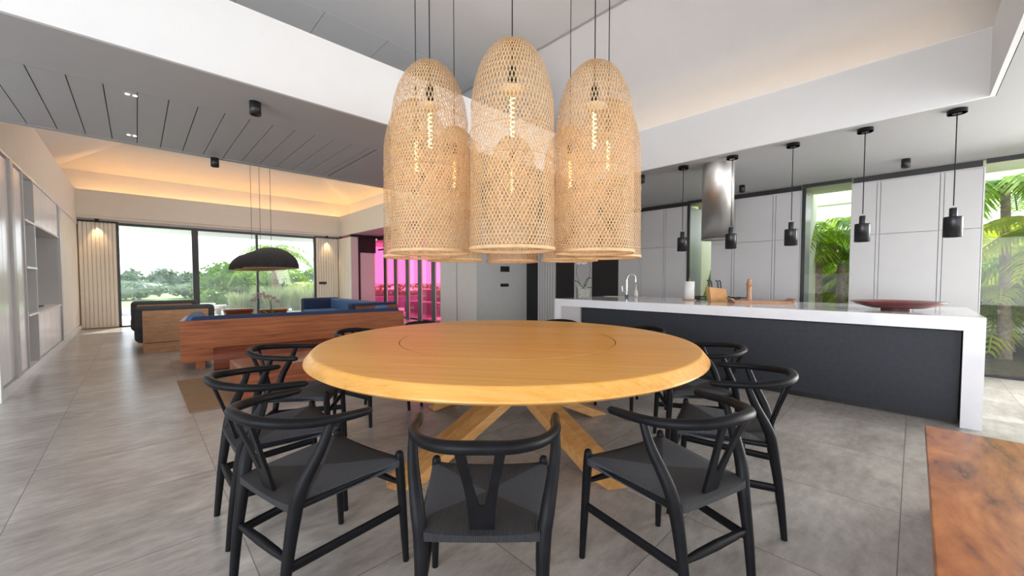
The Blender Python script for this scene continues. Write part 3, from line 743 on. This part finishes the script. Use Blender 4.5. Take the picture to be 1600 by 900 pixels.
CH = [(0.86, 1.02, -44, 'black wishbone chair nearest the viewer, at the front middle of the table'),
      (0.50, 1.65, -77, 'black wishbone chair at the front left, with its whole woven seat in view'),
      (1.51, 0.66, -16, 'black wishbone chair at the front right, with its whole woven seat in view'),
      (0.50, 2.26, -90, 'black wishbone chair on the left, second from the front on that side'),
      (2.23, .66, 15, 'black wishbone chair on the right, second from the front on that side'),
      (.78, 2.93, -122, 'black wishbone chair on the left in front of the reddish wooden block'),
      (2.84, 1.04, 35, 'black wishbone chair on the right whose bow shows against the island front'),
      (1.47, 3.36, -160, 'black wishbone chair at the back left, mostly hidden by the table'),
      (2.16, 3.46, 177, 'black wishbone chair at the back, its legs seen under the table left of centre'),
      (3.31, 1.80, 74, 'black wishbone chair behind the table on the island side, legs seen under the table'),
      (3.22, 2.66, 113, 'black wishbone chair at the back right, hidden by the table top')]
proto = make_chair()
for i, (x, y, a, lb) in enumerate(CH):
    o = proto if i == 0 else copy_tree(proto)
    place(o, (x, y, 0), R(a), lb)

# ------------------------------------------------------------------ woven lamps
def weave():
    mb = MB(); NS = 72; H = 1.165; Rb = .24; seg = 44; wd = .0025; th = .0008
    def prof(s):               # s 0..1 along the profile from rim to crown
        s1 = .66
        if s < s1: z = s/s1*.74; return Rb-.006*(s/s1), z
        a = (s-s1)/(1-s1)*pi/2*.985; return (Rb-.006)*cos(a)**.92, .74+(H-.74)*sin(a)
    for d in (-1, 1):
        for k in range(NS):
            vs = []
            for i in range(seg+1):
                s = i/seg; r, z = prof(s); a = 2*pi*k/NS + d*s*2.5 + (d > 0)*pi/NS*.5
                r += d*.0012
                w_ = wd*(.35+.65*min(1, r/Rb*1.4)) if r < .17 else wd
                da = w_/max(r, .012)
                vs += [(r*cos(a-da), r*sin(a-da), z), (r*cos(a+da), r*sin(a+da), z)]
            mb.add(vs, [(2*i, 2*i+1, 2*i+3, 2*i+2) for i in range(seg)])
    for z in (.06, .20, .345, .49, .64, .80): mb.ring(.2395 if z < .75 else .232, .0022, z, n=40, m=4)
    return mb
def make_lamp():
    t = thing('woven_pendant_lamp', '', 'lamp', group='tall woven rattan lamps above the table')
    sh = weave().build('lamp_shade', 'rattan', t, label='open diamond-weave rattan shade')
    MB().tube([(.241*cos(2*pi*i/64), .241*sin(2*pi*i/64), 0) for i in range(65)], .006, 8, flat=1.9, flatdir=(0, 0, 1)).build('rim', 'rattan', sh)
    MB().cyl((0, 0), .0035, 1.0, 4.1-1.373, 8).build('cord', 'black', t)
    MB().lathe([(0, 1.02), (.02, 1.02), (.024, 1.0), (.024, .94), (0, .94)], n=20).build('socket', 'black', t)
    MB().lathe([(0, .915), (.07, .90), (.07, .895), (0, .905)], n=24).build('lamp_holder', 'ceramic', t)
    MB().lathe([(0, .60), (.016, .61), (.024, .65), (.024, .80), (.016, .87), (.012, .905)], n=20).build('bulb', 'vaseglass', t)
    f = MB(); f.tube([(.012*cos(i*1.3), .012*sin(i*1.3), .64+.22*i/40) for i in range(41)], .003, 5); f.build('filament', 'bulb', t)
    return t
LC = (2.05, 2.12); RR = .72
LL = ['front middle woven lamp, the tallest looking of the cluster', 'front right woven lamp', 'rightmost woven lamp, partly behind the front right one', 'back right woven lamp of the cluster',
      'back middle woven lamp, seen through the front middle one', 'back left woven lamp of the cluster', 'leftmost woven lamp, partly behind the front left one', 'front left woven lamp']
proto = make_lamp()
a0 = math.atan2(-LC[1], -LC[0])
for i in range(8):
    a = a0+i*pi/4; o = proto if i == 0 else copy_tree(proto)
    x, y = LC[0]+RR*cos(a), LC[1]+RR*sin(a)
    place(o, (x, y, 1.373), i*.7, LL[i]+', hanging over the round table')
    l = bpy.data.lights.new('bulb_light', 'POINT'); l.energy = .6; l.color = (1, .62, .28); l.shadow_soft_size = .03
    lo = bpy.data.objects.new('bulb_light', l); COL.objects.link(lo); lo.location = (x, y, 1.373+.56)

# ------------------------------------------------------------------ wooden bench at the right edge
t = thing('wooden_bench', 'low orange-brown wooden slab bench at the bottom right corner', 'bench', (2.1, -.36, 0))
MB().box(-.95, 1.0, -.30, .30, .355, .40).build('slab', 'benchwood', t, bevel=.004)
for x in (.82, -.8):
    MB().box(x-.04, x+.04, -.24, .26, 0, .355).build('leg', 'benchwood', t, bevel=.004)

# ------------------------------------------------------------------ living room furniture
def rbox(x0, x1, y0, y1, z0, z1, name, mat, parent, bv=.05, seg=5):
    return MB().box(x0, x1, y0, y1, z0, z1).build(name, mat, parent, bevel=bv, seg=seg)
t = thing('long_sofa', 'long red-brown wooden sofa with navy cushions, its back toward the table', 'sofa', (.385, 6.64, 0), R(-7.5))
MB().box(0, 3.02, 0, .05, .10, .655).build('back_panel', 'sofawood', t, bevel=.004)
MB().box(0, .05, .05, .98, .10, .655).build('side_panel', 'sofawood', t, bevel=.004)
MB().box(2.97, 3.02, .05, .98, .10, .655).build('side_panel', 'sofawood', t, bevel=.004)
MB().box(.05, 2.97, .05, .95, .14, .24).build('seat_base', 'sofawood', t)
for x, y in ((.2, .10), (.2, .85), (2.8, .10), (2.8, .85)): MB().box(x-.05, x+.05, y-.04, y+.04, 0, .12).build('foot', 'sofawood', t)
rbox(.12, 2.96, .055, .24, .42, .70, 'back_cushion', 'navy', t, .04)
rbox(.055, .24, .10, .95, .42, .71, 'arm_cushion', 'blue', t, .06)
rbox(.10, 1.5, .25, .97, .24, .42, 'seat_cushion', 'navy', t, .04); rbox(1.51, 2.95, .25, .97, .24, .42, 'seat_cushion', 'navy', t, .04)
tag(rbox(3.02, 3.24, 6.50, 6.66, .58, .745, 'throw_cushion', 'blue', None, .05), 'light blue cushion at the right end of the long sofa', 'cushion')

t = thing('log_bench', 'rounded reddish log bench lying along the back of the long sofa', 'bench', (.70, 6.36, 0), R(-7.5))
prof = [(0, .03), (.04, 0), (.24, 0), (.24, .22), (.22, .265), (.17, .285), (.10, .285), (.04, .26), (.005, .20)]
mb = MB(); L = 2.5; m = len(prof)
mb.add([(0, y, z) for y, z in prof]+[(L, y, z) for y, z in prof], [tuple(range(m)), tuple(range(m, 2*m))[::-1]]); mb.add([(0, y, z) for y, z in prof]+[(L, y, z) for y, z in prof], [(i, m+i, m+(i+1) % m, (i+1) % m) for i in range(m)], True)
mb.build('log', 'logwood', t)
tag(MB().box(.705, 2.3, 4.50, 5.15, 0, .33).build('wooden_block', 'blocktop', bevel=.006), 'low reddish wooden block table between the log bench and the round table', 'coffee table')
tag(MB().box(.31, .80, 4.48, 5.98, .0, .012).build('jute_mat', 'jute', bevel=.003), 'tan woven mat on the tiles beside the wooden block', 'mat')

def lounge(loc, label, sc=1.0):
    t = thing('lounge_chair', label, 'armchair', loc, 0, 'charcoal cushioned wooden armchairs')
    MB().box(.05, .90, 0, .05, .17, .69).build('back_panel', 'palewood', t, bevel=.003)
    MB().box(.05, .90, .01, .06, .0, .155).build('plinth', 'palewood', t)
    MB().box(.05, .90, .06, .95, .0, .26).build('seat_base', 'palewood', t)
    rbox(-.04, 1.0, .06, .30, .36, .765, 'back_cushion', 'dark_fabric', t, .07)
    rbox(-.05, .98, .20, 1.0, .14, .44, 'seat_cushion', 'dark_fabric', t, .09)
    return t
lounge((.0, 8.66, 0), 'pale wood backed charcoal armchair, the nearer of the two on the left')
lounge((-.06, 10.75, 0), 'charcoal cushioned armchair behind the nearer one, closer to the window')

t = thing('navy_sofa', 'navy sofa with a light blue inside back, right of the far window', 'sofa', (3.0, 7.55, 0))
rbox(.72, .98, .1, 3.5, .2, .70, 'backrest', 'blue', t, .04); rbox(.06, .95, 3.28, 3.55, .2, .72, 'armrest', 'navy', t, .05); rbox(.0, .95, .06, .26, .5, .73, 'armrest', 'navy', t, .04)
MB().box(.06, .95, .0, .06, .12, .68).build('side_panel', 'sofawood', t); MB().box(.05, .9, .1, 3.5, .1, .25).build('seat_base', 'sofawood', t)
rbox(.02, .74, .26, 3.28, .25, .44, 'seat_cushion', 'blue', t, .05)
for x, y, r, lb in ((1.90, 12.2, .33, 'round wooden drum table left of the potted orchid by the far window'), (2.55, 11.6, .31, 'round wooden drum table right of the potted orchid by the far window')):
    t = thing('drum_table', lb, 'side table', (x, y, 0), 0, 'round wooden drum tables by the far window')
    MB().lathe([(0, .44), (r, .44), (r+.004, .43), (r+.004, .38), (r-.01, .375)], n=40).build('table_top', 'sofawood', t); MB().lathe([(0, 0), (r-.03, 0), (r-.012, .37)], n=40).build('drum', 'sofawood', t)
t = thing('low_table', 'low dark table holding the orchid in the living room', 'coffee table', (2.05, 9.4, 0))
MB().box(-.5, .5, -.4, .4, .22, .28).build('table_top', 'sofawood', t)
for x in (-.42, .42):
    for y in (-.32, .32): MB().box(x-.04, x+.04, y-.04, y+.04, 0, .22).build('leg', 'sofawood', t)
t = thing('potted_orchid', 'pink-brown flowering orchid in front of the far window', 'orchid', (1.97, 9.25, .28))
MB().lathe([(0, 0), (.07, 0), (.09, .15), (.08, .15), (.07, .13), (0, .13)], n=24).build('pot', 'ceramic', t)
lm = MB(); orchid_leaf(lm, (0, 0, .14), (.7, -.6, 0), .22, .05, .10); orchid_leaf(lm, (0, 0, .14), (-.7, .6, 0), .18, .045, .13); orchid_leaf(lm, (0, 0, .14), (.3, .4, 0), .16, .04, .14); lm.build('leaves', 'green', t)
MB().tube(catmull([(0, 0, .14), (.01, -.01, .35), (-.03, .03, .55), (-.14, .12, .62), (-.26, .24, .60)], 6), .006, 6).build('flower_stem', 'stem', t)
MB().tube(catmull([(0, 0, .14), (.03, -.02, .3), (.02, -.02, .5), (.10, -.08, .56)], 6), .006, 6).build('flower_stem', 'stem', t)
fm = MB()
for k in range(12):
    u = k/11; flower(fm, (.14-.42*u+random.uniform(-.02, .02), -.12+.38*u, .50+.10*sin(u*3)+random.uniform(-.05, .05)), .045, (-.4, -.7, .2))
fm.build('flowers', 'petal', t)

DOM = [(2.03, 9.3, 'nearest and largest looking of three black dome lamps in the living room'), (2.09, 10.57, 'middle of three overlapping black dome lamps'), (2.15, 11.84, 'farthest of three black dome lamps, closest to the window')]
proto = None
for x, y, lb in DOM:
    if proto is None:
        proto = thing('dome_pendant_lamp', '', 'lamp', group='black dome lamps in the living room')
        nr = 72; prof = [(.5*cos(a), .43*sin(a)) for a in [pi/2*i/16 for i in range(17)]]
        mb = MB(); vs = []; m = len(prof)
        for i in range(nr*2):
            a = pi*i/nr; k = 1.0 if i % 2 else .985
            vs += [(r*k*cos(a), r*k*sin(a), z) for r, z in prof]
        fs = [(i*m+k, ((i+1) % (nr*2))*m+k, ((i+1) % (nr*2))*m+k+1, i*m+k+1) for i in range(nr*2) for k in range(m-1)]
        mb.add(vs, fs); mb.build('lamp_shade', 'dome', proto)
        MB().ring(.492, .008, 0, n=48, m=6).build('rim', 'rattan', proto)
        MB().cyl((0, 0), .005, .42, 3.56, 6).build('cord', 'black', proto); o = proto
    else: o = copy_tree(proto)
    place(o, (x, y, 1.44), 0, lb)

# ------------------------------------------------------------------ left built-in storage
WX = -1.355
t = thing('storage_unit', 'tall gloss white storage doors at the left edge', 'cabinet', (WX, 6.9, 0))
MB().box(0, .32, -.69, .72, .10, 2.53).build('body', 'white', t)
MB().box(.325, .36, -.66, -.32, .12, 2.50).build('door', 'gloss', t); MB().box(.325, .36, -.31, .02, .12, 2.50).build('door', 'gloss', t)
MB().box(.322, .385, .03, .17, .10, 2.53).build('upright', 'framegrey', t); MB().box(.325, .36, .20, .70, .12, 2.50).build('door', 'gloss', t)
t = thing('open_shelf', 'narrow open shelf column between the gloss doors and the television niche', 'shelf', (WX, 7.62, 0))
MB().box(.0, .375, .005, .045, .10, 2.53).build('side_panel', 'framegrey', t); MB().box(.0, .375, .70, .745, .10, 2.53).build('side_panel', 'framegrey', t)
MB().box(0, .02, .045, .70, .10, 2.53).build('back_panel', 'framegrey', t)
for z in (.74, 1.34, 1.93): MB().box(.02, .385, .045, .70, z, z+.025).build('shelf_board', 'gloss', t)
t = thing('media_cabinet', 'white wall cabinet with doors above and below a grey television niche', 'cabinet', (WX, 8.37, 0))
MB().box(.0, .02, 0, 2.28, .1, 2.53).build('back_panel', 'framegrey', t)
for k in range(4):
    a = .01+k*.565; MB().box(.03, .36, a+.003, a+.562, 1.97, 2.53).build('door', 'gloss', t); MB().box(.03, .36, a+.003, a+.562, .12, .73).build('door', 'gloss', t)
MB().box(.02, .372, 0, 2.28, 1.94, 1.968).build('niche_top', 'white', t); MB().box(.02, .372, 0, 2.28, .735, .76).build('niche_base', 'white', t)
MB().box(.02, .36, 2.24, 2.28, .76, 1.94).build('niche_side', 'framegrey', t)
MB().box(.0, .385, 2.285, 2.42, .1, 2.53).build('upright', 'framegrey', t)
tag(MB().box(-1.33, -1.29, 8.55, 10.4, .86, 1.86).build('television', 'blackmetal', bevel=.004), 'dark television panel inside the grey wall niche', 'television')
tag(MB().box(-1.2, -1.1, 9.3, 9.9, .762, .785).build('media_box', 'black'), 'small black box on the niche shelf under the television', 'media player')
mb = MB(); y = 10.82
while y < 13.8: mb.box(-1.02, -1.0, y+.006, min(y+.33, 13.88)-.006, .12, 2.53); y += .33
mb.box(-1.36, -1.02, 10.8, 13.9, .1, 2.535); tag(mb.build('wall_panel', 'creampanel'), 'cream boarded panel on the left wall near the far window', 'panel')

# ------------------------------------------------------------------ outdoors: far window side
struct(MB().box(-60, 60, 18.6, 60, -.6, -.35).build('ground_lawn', 'lawn'))
struct(MB().box(-300, 300, 60, 300, -3.2, -2.0).build('ground', 'ground'))
struct(MB().box(-12, 14, 14.0, 18.6, -.35, -.02).build('terrace', 'sand'))
struct(MB().box(-7, 9, 14.1, 15.9, 2.6, 2.9).build('terrace_ceiling', 'white'))
struct(MB().box(6.15, 8.2, 7.5, 13.9, 2.69, 2.95).build('terrace_ceiling', 'white'))  # added, unseen soffit; keeps sun from casting pink patches indoors
struct(MB().box(-12, 2.5, 18.62, 18.9, -.6, .22).build('terrace_wall', 'sand'))
struct(MB().box(2.6, 6, 18.62, 18.9, -.6, .42).build('terrace_wall', 'lowwall'))
struct(MB().box(6.1, 30, 7.5, 40, -.4, -.03).build('terrace', 'sand'))

def leafball(mb, c, rx, ry, rz, n, s, rnd):
    for _ in range(n):
        u = rnd.uniform(-1, 1); a = rnd.uniform(0, 2*pi); q = math.sqrt(1-u*u); k = rnd.uniform(.72, 1.05)
        p = Vector((c[0]+rx*q*cos(a)*k, c[1]+ry*q*sin(a)*k, c[2]+rz*u*k))
        d1 = Vector((rnd.uniform(-1, 1), rnd.uniform(-1, 1), rnd.uniform(-.6, .9))).normalized(); d2 = d1.cross(Vector((rnd.uniform(-1, 1), rnd.uniform(-1, 1), rnd.uniform(-1, 1)))).normalized()
        mb.add([p-d1*s, p-d2*s*.45, p+d1*s, p+d2*s*.45], [(0, 1, 2, 3)])
def tree(name, label, cat, loc, r, h, n, s, mat, group, seed=1, blobs=5, trunk=True):
    rnd = random.Random(seed); t = thing(name, label, cat, loc, 0, group); mb = MB()
    for b in range(blobs):
        a = 2*pi*b/blobs+rnd.uniform(0, 1); q = r*.45
        c = (q*cos(a), q*sin(a), h*rnd.uniform(.45, .68)) if b else (0, 0, h*.62)
        mb.sphere(c, r*.42, 8, h*.30/(r*.42)); leafball(mb, c, r*.6, r*.6, h*.36, n//blobs, s, rnd)
    mb.build('crown', mat, t)
    if trunk: MB().tube([(0, 0, 0), (.05*r, 0, h*.3), (0, 0, h*.6)], [r*.08, r*.06, r*.03], 8).build('trunk', 'trunk', t)
    return t
far = [(-4.5, 80, 2.6, 5.6), (-.5, 81, 2.4, 5.0), (3.2, 79, 2.2, 5.2), (6.5, 80, 2.0, 4.5), (9.5, 79, 2.0, 4.3), (12.6, 78, 2.3, 5.3), (16.0, 78, 2.3, 5.7), (19.4, 77, 2.2, 5.5), (22.7, 76, 2.2, 5.4), (26.0, 75, 2.2, 5.6)]
wh = ['at the left edge of the far window', 'second from the left edge of the far window', 'third from the left, left of the thick mullion', 'left of the thick mullion, lower crown', 'just behind the thick mullion', 'right of the thick mullion', 'behind the dome lamps', 'behind the thin mullion', 'left of the palm', 'behind the palm']
for i, (x, y, r, h) in enumerate(far): tree('distant_tree', 'hazy grey-green tree on the horizon, '+wh[i], 'tree', (x, y, -2.2), r, h, 900, .45, 'hedge', 'hazy trees along the horizon', 30+i)
hz = [(-.6, 42, 3.0, 1.7), (4.6, 42, 2.9, 1.6), (8.8, 41, 2.6, 1.7), (12.6, 40, 2.4, 1.7)]
hw = ['below the left window pane', 'below the pane left of the thick mullion', 'right of the thick mullion', 'behind the round bush']
for i, (x, y, r, h) in enumerate(hz): tree('distant_hedge', 'low grey-green hedge, '+hw[i], 'hedge', (x, y, -.5), r, h, 900, .2, 'hedge', 'low hedges beyond the lawn', 50+i, 6, False)
tree('garden_bush', 'round bright green bush in the middle pane of the far window', 'bush', (3.6, 23.5, -.35), 1.75, 2.35, 2600, .12, 'bush', 'green bushes beyond the far window', 3, 7, False)
tree('garden_bush', 'small light green bush right of the thick mullion', 'bush', (2.35, 20.9, -.35), .75, 1.15, 1200, .08, 'bush', 'green bushes beyond the far window', 4, 5, False)
tree('garden_bush', 'dark green bush behind the palm trunk', 'bush', (6.3, 25.5, -.35), 1.5, 2.3, 2200, .12, 'bush', 'green bushes beyond the far window', 5, 6, False)
def grass(label, loc, r, h, seed):
    rnd = random.Random(seed); mb = MB()
    for _ in range(900):
        a = rnd.uniform(0, 2*pi); q = r*math.sqrt(rnd.random())*.6; b = Vector((q*cos(a), q*sin(a), 0)); hh = h*rnd.uniform(.6, 1.1); l = rnd.uniform(.1, .5)*r
        w_ = .008; sd = Vector((-sin(a+1), cos(a+1), 0))*w_; p1 = b+Vector((l*.35*cos(a), l*.35*sin(a), hh*.65)); p2 = b+Vector((l*cos(a), l*sin(a), hh))
        mb.add([b-sd, b+sd, p1+sd, p1-sd, p2], [(0, 1, 2, 3), (3, 2, 4)])
    o = mb.build('ornamental_grass', 'grassm'); o.location = loc; tag(o, label, 'grass', 'feathery grass clumps on the terrace'); return o
grass('feathery grass clump left of the thin mullion behind the drum tables', (2.75, 16.6, -.02), .62, .8, 1); grass('feathery grass clump right of the thin mullion', (3.7, 16.9, -.02), .85, 1.0, 2); grass('feathery grass clump at the right end of the far window', (4.95, 17.2, -.02), .85, 1.1, 3)

def frond(mb, base, az, L, rise, droop, rnd, leaf=.5, n=26, wd=.03, vfold=.5):
    d = Vector((cos(az), sin(az), 0)); prev = None; pts = []
    for i in range(n+1):
        u = i/n; pts.append(Vector(base)+d*L*(u-.12*u*u)+Vector((0, 0, rise*u-droop*u*u)))
    mb.tube(pts[::3]+[pts[-1]], .012, 5)
    sd = d.cross(Vector((0, 0, 1)))
    for i in range(3, n+1):
        u = i/n; T = (pts[i]-pts[i-1]).normalized(); l = leaf*(sin(pi*min(1, .12+u*.85))**.6)*rnd.uniform(.85, 1.1)
        for s in (-1, 1):
            e = (sd*s*1.0+T*.55+Vector((0, 0, -vfold*.5-.2*rnd.random()))).normalized(); p = pts[i]; q = T*wd
            mid = p+e*l*.5+Vector((0, 0, .02)); tip = p+e*l+Vector((0, 0, -.25*l))
            mb.add([p-q*.5, p+q*.5, mid+q, mid-q, tip], [(0, 1, 2, 3), (3, 2, 4)])
def palm(label, loc, h, nf, L, mat, group, seed, lean=(0, 0), rise=.9, droop=1.5, r=.09, leaf=.5, wd=.03):
    rnd = random.Random(seed); t = thing('palm_tree', label, 'palm', loc, 0, group); mb = MB(); top = Vector((lean[0], lean[1], h))
    for k in range(nf):
        az = 2*pi*k/nf+rnd.uniform(-.25, .25); frond(mb, top, az, L*rnd.uniform(.8, 1.1), rise*rnd.uniform(.4, 1.5), droop*rnd.uniform(.7, 1.1), rnd, leaf, wd=wd)
    mb.build('fronds', mat, t)
    MB().tube(catmull([(0, 0, 0), (lean[0]*.3, lean[1]*.3, h*.4), (lean[0]*.7, lean[1]*.7, h*.8), top], 5), lerpr([r*1.5, r, r*.9, r*.8], 0, 16), 10).build('trunk', 'trunk', t)
    return t
palm('palm with a shaggy trunk at the right end of the far window', (4.35, 19.2, -.35), 2.9, 24, 2.0, 'palm', 'palms beyond the far window', 11, r=.2, leaf=.6, rise=.7, droop=1.9, wd=.016)
palm('small bright palm at the far right of the far window', (6.3, 20.8, -.35), 1.1, 18, 1.3, 'palm2', 'palms beyond the far window', 12, leaf=.6)

# deck loungers seen low in the far window
for i, (x, y, lb) in enumerate(((1.2, 16.6, 'left'), (1.5, 17.8, 'right'))):
    t = thing('sun_lounger', f'low reddish timber lounger on the terrace, the {lb} one of the pair', 'lounger', (x, y, -.02), R(-35), 'timber loungers on the terrace')
    MB().box(-.9, .9, -.3, .3, .22, .28).build('frame', 'deckwood', t); MB().box(-.88, .5, -.28, .28, .28, .36).build('mattress', 'white', t, bevel=.02)
    for a in (-.8, .8):
        for b in (-.25, .25): MB().box(a-.03, a+.03, b-.03, b+.03, 0, .22).build('leg', 'deckwood', t)

# beyond the pink window
tree('garden_hedge', 'long hedge beyond the pink window', 'hedge', (11.4, 20.6, -.3), 3.3, 1.2, 3000, .12, 'bush', None, 21, 9, False)
struct(MB().box(7.2, 13, 15.8, 16.0, -.03, .48).build('terrace_wall', 'lowwall'))
t = thing('outdoor_sofa', 'boxy outdoor sofa seen through the pink window', 'sofa', (7.75, 12.2, -.03))
MB().box(-.5, .5, -1.2, 1.2, 0, .42).build('seat_base', 'lowwall', t, bevel=.03); MB().box(.3, .5, -1.2, 1.2, .4, .85).build('backrest', 'lowwall', t, bevel=.04)

# ------------------------------------------------------------------ kitchen garden
struct(MB().box(7.62, 14.6, -8, 7.5, -.3, -.02).build('ground_garden', 'soil'))
G = 'palms in the kitchen garden'
palm('palm with a straight grey trunk in the right-hand kitchen window', (9.55, -.98, -.02), 2.62, 16, 1.7, 'palm', G, 1, lean=(.03, .05), rise=.5, droop=1.0, r=.06, leaf=.42)
palm('slim leaning palm right of the straight grey trunk', (9.6, -1.3, -.02), 1.75, 14, 1.6, 'palm2', G, 2, lean=(-.1, -.35), r=.04, leaf=.45)
palm('bushy yellow-green palm low behind the straight trunk', (10.7, -1.1, -.02), .8, 20, 1.9, 'palm2', G, 3, leaf=.5)
palm('bushy green palm at the right edge of the kitchen window', (10.4, -2.0, -.02), 1.3, 20, 1.9, 'palm', G, 4, leaf=.5)
palm('bright low palm behind the red bowl end of the island', (11.4, -.2, -.02), 1.4, 18, 1.9, 'palm2', G, 5, leaf=.5)
palm('green palm in the glass slot between the two right cabinets', (10.0, 1.0, -.02), 1.5, 18, 1.6, 'palm', G, 6, leaf=.45, rise=1.3)
palm('tall palm in the glass slot with a brown ringed trunk', (9.7, 1.35, -.02), 2.1, 12, 1.4, 'palm', G, 7, r=.10, leaf=.4)
palm('low yellow palm at the foot of the glass slot', (11.2, 1.1, -.02), .7, 18, 1.7, 'palm2', G, 8, leaf=.5)
palm('palm in the narrow glass slot beside the hood', (9.6, 3.3, -.02), 1.4, 18, 1.6, 'palm2', G, 9, leaf=.5)
palm('palm behind the narrow glass slot beside the hood', (11.2, 4.1, -.02), 1.6, 18, 1.9, 'palm', G, 10, leaf=.5)

for i, (y, lb) in enumerate(((-3.6, 'behind the palms at the right frame edge'), (-.9, 'behind the straight grey trunk'), (1.7, 'behind the glass slot between the cabinets'), (4.6, 'behind the narrow slot by the hood'))):
    tree('garden_hedge', 'dense yellow-green hedge ' + lb, 'hedge', (12.75 if y > -5 else 0, y, -.02), 1.25, 2.3, 2600, .16, 'palm2' if i % 2 else 'palm', 'leafy hedges at the back of the kitchen garden', 70+i, 6, False)
